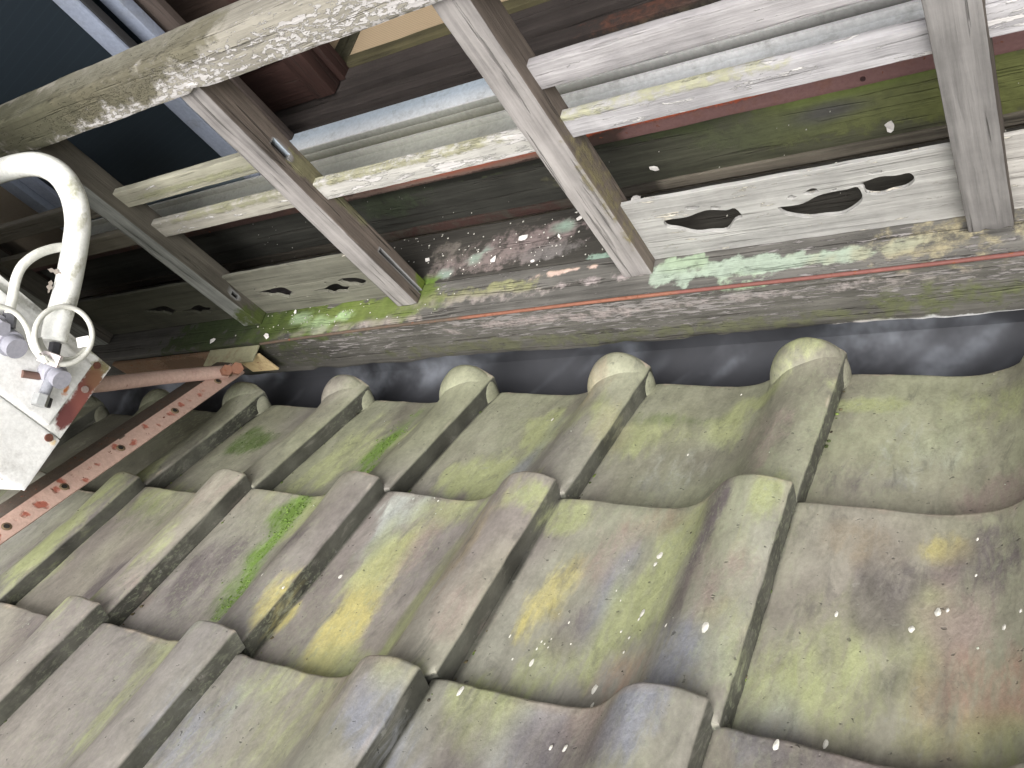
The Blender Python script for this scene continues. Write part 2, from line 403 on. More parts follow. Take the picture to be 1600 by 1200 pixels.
def track_col(co):
    y = co[:, 1]; z = co[:, 2]
    b = np.tile(S(196, 198, 200), (len(co), 1))
    b[(y > .867) & (y < .8735) & (z > -.69)] = S(240, 240, 242)
    b[(y > .879) & (y < .897) & (z < -.69)] = S(110, 110, 106)
    b[(y > .895) & (y < .901) & (z > -.69)] = S(214, 214, 212)
    b[(y > .8995) & (y < .910) & (z < -.69)] = S(84, 84, 80)
    b[(y > .908) & (y < .9135) & (z > -.69)] = S(228, 230, 232)
    b[y > .914] = S(172, 184, 196)  # bluish inner band: reflected sky painted into the aluminium colour
    t = np.clip((-.45-co[:, 0])/.25, 0, 1)[:, None]*(co[:, 1] < .912)[:, None]
    return b*(1-t*.6)+S(112, 112, 88)*t*.6
extrude_x('window_track', prof, -1.775, 1.2, .012, M_alum, win, base=track_col, flake=0, jitter=.15)
for x0, x1, y0, y1, base in ((-1.775, -1.735, .862, .96, S(128, 136, 150)), (1.16, 1.2, .862, .96, S(130, 136, 148))):
    box('jamb', (x0, y0, -.684), (x1, y1, WT), M_alum, win, (.04, .03, .06), 0, base=base)
box('window_head', (-1.775, .862, WT), (1.2, .96, WT+.035), M_alum, win, (.06, .03, .03), 0, base=S(128, 136, 150))
def sash(name, x0, x1, y0, y1, sx, lab, pane, zb=-.690):
    al = S(140, 148, 165)
    s_ = box('stile', (x0, y0, zb), (x0+sx, y1, WT-.004), M_alum, win, (.02, .02, .05), 0, base=al)
    s2 = box('stile', (x1-sx, y0, zb), (x1, y1, WT-.004), M_alum, win, (.02, .02, .05), 0, base=al)
    box('bottom_rail', (x0+sx, y0+.001, zb), (x1-sx, y1-.001, zb+.045), M_alum, win, (.06, .02, .02), 0, base=S(92, 104, 112))
    box('top_rail', (x0+sx, y0+.001, WT-.05), (x1-sx, y1-.001, WT-.004), M_alum, win, (.06, .02, .02), 0, base=al)
    me = grid_mesh(name, (x0+sx, (y0+y1)/2-.0015, zb+.045), (x1-sx, (y0+y1)/2+.0015, WT-.05), .3); link(name, me, pane, win)
sash('fly_screen', -1.73, -1.172, .874, .893, .040, '', M_screen)
sash('fly_screen', -1.725, -1.157, .916, .936, .032, '', M_screen)
box('rubber_strip', (-1.1715, .877, -.684), (-1.1665, .890, WT-.01), M_black, win, (.02, .02, .08), 0, base=(.02, .02, .022))
box('inner_jamb', (-1.186, .946, -.684), (-1.132, .9595, WT), M_darkz, win, (.03, .02, .06), .0005, base=S(66, 58, 54))

# ---------------------------------------------------------------- outside wall of the house
hw = empty('house_wall', (-.7, .9, -.87), 'timber house wall below and around the aluminium window, its board green with moss', 'wall')
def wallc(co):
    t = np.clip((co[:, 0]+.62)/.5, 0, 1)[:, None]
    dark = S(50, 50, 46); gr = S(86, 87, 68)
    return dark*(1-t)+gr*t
wb = [((-.20, .85, -.79), (.16, .03, .05), S(98, 102, 66), .75), ((-.36, .85, -.80), (.10, .03, .03), S(78, 82, 62), .6), ((-.05, .85, -.81), (.09, .03, .05), S(100, 104, 62), .9),
      ((-.20, .85, -.762), (.12, .03, .008), S(108, 120, 66), .8), ((-.45, .85, -.765), (.1, .03, .012), S(60, 66, 44), .7), ((-.25, .85, -.79), (.04, .03, .014), S(78, 76, 78), .8),
      ((-.8, .85, -.765), (.25, .03, .008), S(38, 38, 34), .9), ((-.62, .85, -.81), (.05, .03, .02), S(86, 84, 66), .5), ((-.95, .85, -.79), (.1, .03, .03), S(60, 66, 52), .7)]
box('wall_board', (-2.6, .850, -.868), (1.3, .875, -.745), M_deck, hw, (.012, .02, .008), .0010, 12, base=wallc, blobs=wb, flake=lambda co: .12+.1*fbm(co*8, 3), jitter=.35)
box('batten', (-2.6, .8455, -.8675), (1.3, .8505, -.850), M_deck, hw, (.012, .01, .006), .0011, 13, base=lambda co: np.where(co[:, :1] > -.5, S(104, 98, 88), S(58, 54, 48)), blobs=[((-.9, .846, -.86), (.12, .02, .02), S(60, 42, 38), .6), ((-.72, .846, -.86), (.1, .02, .02), S(58, 40, 36), .6)], flake=.25, jitter=.3)
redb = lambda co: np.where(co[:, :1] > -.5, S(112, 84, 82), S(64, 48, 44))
rb = [((-.55+.1*k, .838, -.728), (.06, .02, .006), S(158, 78, 52), .8) for k in range(0, 3)]+[((-.75, .838, -.735), (.16, .02, .01), S(150, 72, 48), .85)]+[((-.9-.07*k, .838, -.745), (.04, .02, .006), S(110, 92, 84), .8) for k in range(-4, 3)]
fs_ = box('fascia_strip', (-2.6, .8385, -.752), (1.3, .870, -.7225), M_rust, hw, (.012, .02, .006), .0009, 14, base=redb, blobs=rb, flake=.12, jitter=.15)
me = tube_mesh('screw', [(-.196, .8400, -.741), (-.196, .8365, -.741)], .0030, 10, True, 1); paint(me, S(54, 36, 36)); link('screw', me, M_rust, fs_)
plain('lower_wall', (-2.6, .850, -4.6), (1.3, .97, -.895), M_plaster, S(120, 112, 100), hw)
plain('wall_panel', (-2.6, .876, -.745), (-1.776, .97, 1.7), M_plaster, S(92, 84, 72), hw)
plain('wall_panel', (1.2, .876, -.745), (1.9, .97, 1.7), M_plaster, S(150, 138, 120), hw)
plain('wall_panel', (-1.776, .876, WT+.036), (1.2, .97, 1.7), M_plaster, S(150, 138, 120), hw)
plain('window_backing', (-1.776, .962, -.895), (1.2, .984, -.7225), M_dark, (.05, .04, .03), hw)
for z in (.9, 1.3):
    box('siding_batten', (-2.6, .868, z), (1.9, .8755, z+.03), M_dark, hw, .1, .0005, base=S(80, 66, 56))
ev = empty('roof_eave', (-.5, .5, 1.75), 'upper roof eave with rafters projecting over the window, out of frame', 'eave')
plain('soffit', (-2.8, .30, 1.78), (2., 1.0, 1.81), M_dark, S(90, 74, 60), ev)
for k in range(9): box('rafter', (-2.6+k*.5, .32, 1.70), (-2.55+k*.5, .97, 1.78), M_dark, ev, .1, .0005, base=S(90, 74, 60))

# unseen timber case added left of the window to keep the far corner in shade
sb = empty('shade_case', (-2.2, .7, -.7), 'dark timber case added at the left end of the window to shade the far corner', 'shade case')
plain('side_panel', (-2.02, .66, -.86), (-1.99, .849, 1.7), M_dark, S(60, 50, 44), sb)
plain('front_panel', (-2.9, .66, -.86), (-2.0205, .68, 1.7), M_dark, S(60, 50, 44), sb)

nb = empty('sky_blocker_wall', (-2.2, -.4, -4.6), 'plastered wall added left of the window to block sky light, out of frame', 'wall')  # unseen wall, added to block the sky and darken the left part
plain('blocker_plaster', (-2.30, -1.6, -4.6), (-2.14, .655, 1.75), M_plaster, S(112, 104, 94), nb)
plain('coping', (-2.33, -1.62, 1.752), (-2.11, .655, 1.80), M_dark, S(80, 70, 60), nb)
# ---------------------------------------------------------------- sill beam, ledge
BT, BB, BF, BR = -.868, -.978, .660, .737
mint = S(152, 165, 150); moss_g = S(96, 112, 52); dmoss = S(50, 60, 36)
bb = [((-.454, .692, BT), (.035, .020, .02), mint, .85), ((-.37, .690, BT), (.05, .014, .015), mint, .95), ((-.30, .689, BT), (.06, .014, .015), mint, 1.), ((-.44, .706, BT), (.04, .012, .02), S(146, 162, 138), .8),
      ((-.24, .687, BT), (.06, .010, .015), mint, .6), ((-.36, .662, -.874), (.05, .02, .006), S(170, 190, 160), .6), ((-.17, .690, BT), (.02, .01, .02), mint, .6),
      ((-1.11, .695, BT), (.11, .03, .03), moss_g, .95), ((-1.22, .700, BT), (.10, .04, .03), S(72, 86, 40), .85), ((-1.0, .700, BT), (.10, .03, .03), S(100, 112, 60), .8), ((-.90, .715, BT), (.05, .03, .03), S(92, 106, 54), .8),
      ((-1.12, .682, BT), (.03, .014, .02), S(146, 166, 124), .9), ((-1.165, .700, BT), (.025, .010, .02), S(150, 170, 134), .85), ((-1.06, .690, BT), (.02, .008, .02), S(170, 196, 150), .8),
      ((-1.4, .70, BT), (.14, .05, .03), dmoss, .9), ((-.80, .705, BT), (.10, .012, .02), S(132, 132, 100), .6), ((-.72, .712, BT), (.05, .010, .02), S(138, 138, 104), .65), ((-.12, .69, BT), (.1, .04, .02), S(150, 142, 116), .5),
      ((-.60, .66, -.955), (.22, .02, .022), S(94, 95, 76), .6), ((-.85, .66, -.945), (.14, .02, .02), S(92, 92, 74), .5), ((-.33, .66, -.955), (.16, .02, .02), S(98, 99, 78), .5), ((-.13, .66, -.935), (.12, .02, .03), S(94, 98, 70), .5),
      ((-.23, .657, -.980), (.05, .03, .007), S(216, 210, 206), 1.), ((-.15, .657, -.980), (.08, .03, .006), S(205, 205, 206), .95), ((-.03, .657, -.980), (.1, .03, .004), S(205, 205, 206), .8),
      ((-.75, .66, -.893), (.12, .02, .016), S(158, 148, 145), .42), ((-.6, .66, -.897), (.12, .02, .014), S(160, 150, 147), .45), ((-.42, .66, -.893), (.14, .02, .012), S(158, 150, 147), .42), ((-.2, .66, -.893), (.16, .02, .012), S(160, 152, 150), .4),
      ((-.98, .668, BT), (.16, .008, .01), S(150, 141, 136), .6), ((-.75, .69, BT), (.12, .010, .01), S(146, 138, 134), .5), ((-.63, .722, BT), (.05, .004, .01), S(196, 172, 160), .9), ((-.56, .700, BT), (.06, .01, .01), S(158, 148, 146), .6),
      ((-1.35, .66, -.92), (.3, .03, .06), S(66, 68, 52), .5)]
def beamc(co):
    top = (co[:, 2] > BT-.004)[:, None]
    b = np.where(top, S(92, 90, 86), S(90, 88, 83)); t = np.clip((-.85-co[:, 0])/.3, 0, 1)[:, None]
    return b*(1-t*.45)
def beamf(co):
    z = co[:, 2]; x = co[:, 0]
    f = .50+.24*np.clip((z+.935)/.05, -1, .6)+.25*fbm(co*6, 8, 2)
    f = np.where(z > BT-.004, .42+.32*fbm(co*7, 9, 2), f)
    return np.clip(f*np.clip((x+1.5)/.35, .12, 1), 0, .85)
sbm = empty('sill_beam', (-.7, .7, BB), 'heavy weathered grey sill beam above the roof tiles, flaking paint and pale green lichen on it', 'beam')
me = grid_mesh('beam_timber', (-2.7, BF, BB), (1.3, BR, BT), (.006, .0065, .0065), .0011, 21, .003)
a = cos(me); low = np.clip((BB+.016-a[:, 2])/.016, 0, 1)*np.clip((BF+.03-a[:, 1])/.03, 0, 1)
chip = np.clip(vnoise(np.stack([a[:, 0]*16, a[:, 0]*0, a[:, 0]*0], 1), 4)*.5+vnoise(np.stack([a[:, 0]*60, a[:, 0]*0, a[:, 0]*0], 1), 5)*.25+.15, 0, 1)
a[:, 2] += low*chip*.006; a[:, 1] += low*chip*.004
a[:, 2] -= .0030*np.clip((a[:, 0]+1.2)/1.15, 0, 1.2)*np.clip((BT-.02-a[:, 2])/.08, 0, 1)
a[:, 2] += -.004*np.clip(-1.05-a[:, 0], 0, .6)*(a[:, 2] > -.9)          # the top sags a little to the left
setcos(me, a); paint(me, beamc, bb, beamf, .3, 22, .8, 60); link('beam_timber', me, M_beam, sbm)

rx = np.linspace(-1.26, 1.25, 150)
pts = [(x, BF-.0005, BT+.0005+.0012*math.sin(x*9)-.010*max(0, -.95-x)/.3) for x in rx]
tag(tube('rusty_wire', pts, lambda t: .0027, M_rust, None, 8, 1, base=lambda co: np.where(co[:, :1] > -.45, S(112, 70, 64), np.where(co[:, :1] > -.8, S(122, 80, 64), S(84, 72, 62))), flake=.25, jitter=.35),
    'thin rusty red metal strip along the front edge of the sill beam', 'metal strip')

lg = empty('wooden_ledge', (-.7, .79, -.89), 'dark rotting board ledge between sill beam and house wall, scattered with paint flakes', 'ledge')
db = [((-.70, .800, -.87), (.10, .028, .02), S(122, 110, 108), .62), ((-.80, .765, -.87), (.10, .022, .02), S(122, 111, 108), .6), ((-.87, .80, -.87), (.04, .02, .02), S(104, 98, 92), .6), ((-.66, .765, -.87), (.06, .015, .02), S(110, 106, 104), .7),
      ((-.655, .812, -.87), (.018, .010, .02), S(136, 156, 142), .9), ((-.81, .775, -.87), (.012, .008, .02), S(142, 160, 146), .8), ((-.79, .79, -.87), (.008, .006, .02), S(136, 154, 142), .8), ((-.86, .752, -.87), (.012, .008, .02), S(136, 154, 142), .9),
      ((-.58, .742, -.87), (.02, .006, .02), S(138, 160, 146), .9), ((-.545, .747, -.87), (.01, .01, .02), S(138, 160, 146), .9), ((-.9, .745, -.87), (.03, .008, .02), S(88, 112, 44), .8), ((-1.25, .78, -.87), (.12, .04, .02), S(84, 78, 80), .6), ((-1.4, .8, -.87), (.1, .03, .02), S(104, 96, 98), .7)]
box('ledge_board', (-2.6, .7385, -.893), (1.3, .8450, -.8695), M_deck, lg, (.010, .007, .01), .0013, 31, base=S(56, 54, 50), blobs=db, flake=lambda co: np.clip(.22+.3*fbm(co*7, 4, 2), 0, .6), jitter=.35, freq=50, wob=.5)

# ---------------------------------------------------------------- window railing
rl = empty('window_railing', (-.7, .72, BT), 'weathered unpainted wooden railing in front of the window, lower boards cut with cloud shaped holes', 'railing')
ZR = -.395
PX = [(-1.83, -1.75, .05), (-1.308, -1.262, .046), (-.931, -.889, .042), (-.530, -.487, .043), (-.1015, -.0565, .045), (.33, .375, .045), (.76, .805, .045)]
posts = []
pb = {0: [], 1: [((-1.28, .7, -.85), (.04, .04, .04), S(74, 84, 44), .7)],
      2: [((-.889, .732, -.60), (.012, .02, .05), S(110, 106, 82), .8), ((-.889, .735, -.67), (.012, .012, .05), S(110, 107, 84), .8), ((-.889, .72, -.555), (.01, .012, .02), S(120, 116, 90), .8), ((-.90, .74, -.86), (.03, .02, .02), S(96, 112, 44), .8)],
      3: [((-.487, .71, -.70), (.01, .03, .14), S(120, 112, 84), .5)], 4: [], 5: [], 6: []}
for i, (x0, x1, wd) in enumerate(PX):
    dark = S(82, 75, 69) if i == 4 else S(98, 89, 82) if i != 1 and i != 0 else S(84, 80, 72)
    me = grid_mesh('post', (x0, .696, BT-.0), (x1, .741, ZR+.03), (.006, .006, .012), .0009, 40+i, .0022)
    a = cos(me); t = np.clip((a[:, 2]-BT)/.5, 0, 1)
    a[:, 0] += {1: .006, 2: .006, 3: -.003}.get(i, 0)*(1-t)*-1          # each post leans a little of its own
    a[:, 2] += np.where(a[:, 2] < BT+.004, .004*np.maximum(0, fbm(a*90, 50+i, 2)), 0)
    if i == 4: a[:, 2] += np.where(a[:, 2] < BT+.004, .002*np.sin(a[:, 0]*1400), 0)
    setcos(me, a); paint(me, dark, pb[i], 0, .18, 60+i, .4, 50)
    o = link('post', me, M_post, rl); posts.append(o)
# empty mortises in the second post, where two rails are missing
def cut(o, lo, hi):
    cm = grid_mesh('cutter', lo, hi, 1); c = bpy.data.objects.new('cutter', cm); C.objects.link(c)
    md = o.modifiers.new('b', 'BOOLEAN'); md.operation = 'DIFFERENCE'; md.object = c; md.solver = 'EXACT'
    dg = bpy.context.evaluated_depsgraph_get(); nm = bpy.data.meshes.new_from_object(o.evaluated_get(dg), preserve_all_data_layers=True, depsgraph=dg)
    o.modifiers.clear(); old = o.data; nm.name = old.name; o.data = nm
    q = cos(nm); ins = np.all((q > np.array(lo)-.0002) & (q < np.array(hi)+.0002), axis=1); fl_ = np.zeros(len(q)); fl_[ins] = -1; attr1(nm, 'flake', fl_)
    bs = np.empty(len(q)*4); nm.attributes['base'].data.foreach_get('color', bs); bs = bs.reshape(-1, 4); bs[ins, :3] *= .25; attr4(nm, 'base', bs); ms = np.empty(len(q)*4); nm.attributes['moss'].data.foreach_get('color', ms); ms = ms.reshape(-1, 4); ms[ins] = 0; attr4(nm, 'moss', ms); nm.polygons.foreach_set('use_smooth', [False]*len(nm.polygons)); nm.materials.clear(); nm.materials.append(M_post); nm.polygons.foreach_set('material_index', [0]*len(nm.polygons))  # mortise walls painted dark to stand for the shade inside
    bpy.data.objects.remove(c); bpy.data.meshes.remove(cm)
cut(posts[2], (-.902, .7135, -.545), (-.87, .7245, -.512))
cut(posts[2], (-.905, .7155, -.874), (-.87, .7235, -.752))
cut(posts[1], (-1.275, .706, -.800), (-1.24, .714, -.784))

hb = [((-.95, .69, -.35), (.10, .05, .03), S(104, 100, 86), .6), ((-1.1, .69, -.35), (.14, .05, .03), S(94, 90, 74), .8), ((-1.25, .70, -.36), (.14, .05, .05), S(76, 75, 60), .85), ((-1.0, .73, -.335), (.2, .03, .02), S(122, 120, 108), .5), ((-.85, .70, -.34), (.06, .04, .015), S(108, 104, 88), .7)]
me = grid_mesh('handrail', (-2.1, .688, -.394), (1.25, .752, -.337), (.006, .006, .006), .0012, 71, .006)
a = cos(me); nk = np.exp(-((a[:, 0]+.885)/.012)**2)*(a[:, 1] < .70)*(a[:, 2] < -.385); a[:, 2] += nk*.007; a[:, 1] -= nk*.003
a[:, 2] -= np.clip((a[:, 1]-.69)/.06, 0, 1)*(a[:, 2] > -.36)*.004
setcos(me, a)
paint(me, lambda co: S(138, 134, 124)*(1-.35*np.clip((-.95-co[:, 0])/.35, 0, 1))[:, None], hb, lambda co: np.clip(.66+.3*fbm(co*9, 12, 2)-.25*(co[:, 2] > -.350)-.35*np.clip((-1.1-co[:, 0])/.25, 0, 1), 0, 1), .15, 72, .6, 40)
link('handrail', me, M_hand, rl)

def rail(x0, x1, z0, z1, base, blobs=(), flake=.3, seed=0, y0=.7150, y1=.7275):
    return box('rail', (x0-.004, y0, z0), (x1+.004, y1, z1), M_rail, rl, (.008, .006, .006), .0009, seed, base=base, blobs=blobs, flake=flake, jitter=.12)
ye = S(190, 188, 146); pl = S(152, 150, 152)
def algae(x0, x1, z, col, s=.8): return [((x, .72, z), (.06, .03, .007), col, s) for x in np.arange(x0, x1, .07)]
gaps = [(PX[k][1], PX[k+1][0]) for k in range(6)]
rail(*gaps[0], -.557, -.524, S(88, 84, 76), seed=80, flake=.05); rail(*gaps[0], -.632, -.598, S(90, 86, 76), seed=81, flake=.1)
rail(*gaps[1], -.553, -.520, S(134, 132, 118), algae(-1.2, -.93, -.54, S(132, 132, 108), .6), .3, 82)
rail(*gaps[1], -.630, -.597, S(142, 139, 130), algae(-1.2, -.93, -.602, S(132, 131, 108), .5), .4, 83)
rail(*gaps[2], -.630, -.5965, S(170, 168, 163), algae(-.88, -.53, -.600, S(152, 150, 126), .5), .6, 84)
rail(*gaps[3], -.545, -.510, S(150, 147, 148), (), .25, 85); rail(*gaps[3], -.622, -.588, S(160, 158, 160), algae(-.48, -.2, -.591, S(160, 159, 136), .5), .4, 86)
rail(*gaps[4], -.545, -.510, pl, (), .4, 87); rail(*gaps[4], -.620, -.585, S(162, 160, 162), (), .5, 88)
rail(*gaps[5], -.545, -.510, pl, (), .4, 89); rail(*gaps[5], -.620, -.585, S(162, 160, 162), (), .5, 90)

H = {'h1': [(-0.4422, -0.796), (-0.4315, -0.7969), (-0.4115, -0.7953), (-0.3935, -0.7927), (-0.3791, -0.7931), (-0.3589, -0.794), (-0.3495, -0.7963), (-0.3453, -0.8083), (-0.3547, -0.8123), (-0.372, -0.821), (-0.3902, -0.8248), (-0.41, -0.8202), (-0.4282, -0.8109), (-0.4403, -0.808), (-0.4442, -0.8038)], 'h2': [(-0.298, -0.8046), (-0.2821, -0.8056), (-0.2684, -0.8031), (-0.249, -0.7992), (-0.2302, -0.7955), (-0.216, -0.7949), (-0.2061, -0.7975), (-0.2045, -0.8107), (-0.2142, -0.8197), (-0.2316, -0.8256), (-0.2504, -0.8279), (-0.2677, -0.8227), (-0.2857, -0.8192), (-0.2955, -0.8128)], 'h3': [(-0.211, -0.7879), (-0.197, -0.7861), (-0.1797, -0.7839), (-0.1631, -0.7831), (-0.1504, -0.7852), (-0.1451, -0.7905), (-0.1491, -0.7975), (-0.1578, -0.8006), (-0.17, -0.8042), (-0.1835, -0.8043), (-0.1979, -0.7997), (-0.1999, -0.7922)], 's1': [(-0.4253, -0.7839), (-0.3986, -0.7779), (-0.371, -0.7848)], 's2': [(-0.2786, -0.7887), (-0.2546, -0.7849), (-0.2304, -0.7884), (-0.1817, -0.7722)], 'lA': [(-1.2282, -0.805), (-1.1948, -0.8046), (-1.1652, -0.805), (-1.1513, -0.8103), (-1.1527, -0.8203), (-1.1739, -0.8268), (-1.2031, -0.8213), (-1.2207, -0.8128)], 'lB': [(-1.1061, -0.8214), (-1.0728, -0.8202), (-1.0404, -0.8191), (-1.0242, -0.8271), (-1.0352, -0.8399), (-1.0591, -0.8404), (-1.0776, -0.8344), (-1.0977, -0.8255)], 'lC': [(-1.0328, -0.8084), (-0.9999, -0.8077), (-0.9808, -0.8115), (-0.9796, -0.8213), (-0.9978, -0.8273), (-1.0173, -0.8236), (-1.0268, -0.8168)]}
def grow(h, kx, kz):
    cx = sum(x for x, z in h)/len(h); cz = sum(z for x, z in h)/len(h)
    return [(cx+(x-cx)*kx*(1+.03*math.sin(i*2.2)), cz+(z-cz)*kz*(1+.16*math.sin(i*2.4+cx*50))) for i, (x, z) in enumerate(h)]
for k_ in ('h1', 'h2', 'h3'): H[k_] = grow(H[k_], 1.02, 1.38)
_rh = random.Random(5)
def ragged(h):
    h = grow(h, 1.05, 1.1); out = []; cx = sum(x for x, z in h)/len(h); cz = sum(z for x, z in h)/len(h)
    for i in range(len(h)):
        (x0, z0), (x1, z1) = h[i], h[(i+1) % len(h)]
        for t in (0, .5):
            x = x0+(x1-x0)*t; z = z0+(z1-z0)*t; k = _rh.uniform(.62, 1.28); out.append((cx+(x-cx)*(1+(k-1)*.25), cz+(z-cz)*k))
    return out
for k_ in ('lA', 'lB', 'lC'): H[k_] = ragged(H[k_])
def board(x0, x1, holes, z0, z1, base, blobs, seed, flake):
    cu = bpy.data.curves.new('pierced_board', 'CURVE'); cu.dimensions = '2D'; cu.fill_mode = 'BOTH'; cu.extrude = .0024; cu.bevel_depth = .0005; cu.bevel_resolution = 1
    def spl(p, cyc=True):
        s = cu.splines.new('POLY'); s.points.add(len(p)-1)
        for q, (x, z) in zip(s.points, p): q.co = (x, z, 0, 1)
        s.use_cyclic_u = True
    n = 60; rim = [(x0+(x1-x0)*k/n, z0+.0004*math.sin(k*.7+seed)) for k in range(n+1)]+[(x1-(x1-x0)*k/n, z1+.0004*math.sin(k*.5)) for k in range(n+1)]
    spl(rim)
    for hl in holes:
        P = []
        for k in range(len(hl)):
            p0, p1, p2, p3 = [np.array(hl[(k+j) % len(hl)]) for j in (-1, 0, 1, 2)]
            for t in (0, .33, .67): P.append(tuple(.5*((2*p1)+(p2-p0)*t+(2*p0-5*p1+4*p2-p3)*t*t+(3*p1-p0-3*p2+p3)*t**3)))
        spl(P)
    o = bpy.data.objects.new('tmp', cu); C.objects.link(o); dg = bpy.context.evaluated_depsgraph_get()
    me = bpy.data.meshes.new_from_object(o.evaluated_get(dg)); bpy.data.objects.remove(o)
    me.transform(Matrix(((1, 0, 0, 0), (0, 0, 1, .7230), (0, 1, 0, 0), (0, 0, 0, 1))))
    bm = bmesh.new(); bm.from_mesh(me); bmesh.ops.recalc_face_normals(bm, faces=bm.faces)
    for v in bm.verts: pass
    bm.to_mesh(me); bm.free(); me.name = 'pierced_board'; me.materials.clear()
    me.polygons.foreach_set('use_smooth', [False]*len(me.polygons))
    paint(me, base, blobs, flake, .06, seed); return link('pierced_board', me, M_board, rl)
def notch(x, z, r, k):
    return [(x+r*math.cos(a)*(1.25+.3*math.sin(3*a+k)), z+r*.62*math.sin(a)*(1+.3*math.cos(2*a+k))) for a in np.arange(0, 6.28, .7)]
main = [H['h1'], H['h2'], H['h3']]+[notch(x, z, r, i) for i, ((x, z), r) in enumerate(zip(H['s1']+H['s2'], (.0048, .0072, .0056, .0048, .0072, .0036, .0055)))]
BZ0, BZ1 = BT+.0015, -.752
board(gaps[3][0]-.002, gaps[3][1]+.002, main, BZ0, BZ1, S(152, 151, 148), (), 5, .35)
left = [H['lA'], H['lB'], H['lC']]+[notch(-1.20, -.795, .003, 1), notch(-1.17, -.797, .003, 2), notch(-1.225, -.797, .0025, 3), notch(-1.06, -.808, .003, 4)]
board(gaps[1][0]-.002, gaps[1][1]+.002, left, BZ0, BZ1, S(104, 103, 93), (), 6, .2)
shift = lambda hl, d: [(x+d, z) for x, z in hl]
board(gaps[0][0]-.002, gaps[0][1]+.002, [shift(H['lA'], -.33), shift(H['lB'], -.36)], BZ0, BZ1, S(70, 70, 60), (), 7, .1)
board(gaps[4][0]-.002, gaps[4][1]+.002, [shift(h, .43) for h in main], BZ0, BZ1, S(162, 159, 154), (), 8, .35)
board(gaps[5][0]-.002, gaps[5][1]+.002, [shift(h, .86) for h in main], BZ0, BZ1, S(162, 159, 154), (), 9, .35)
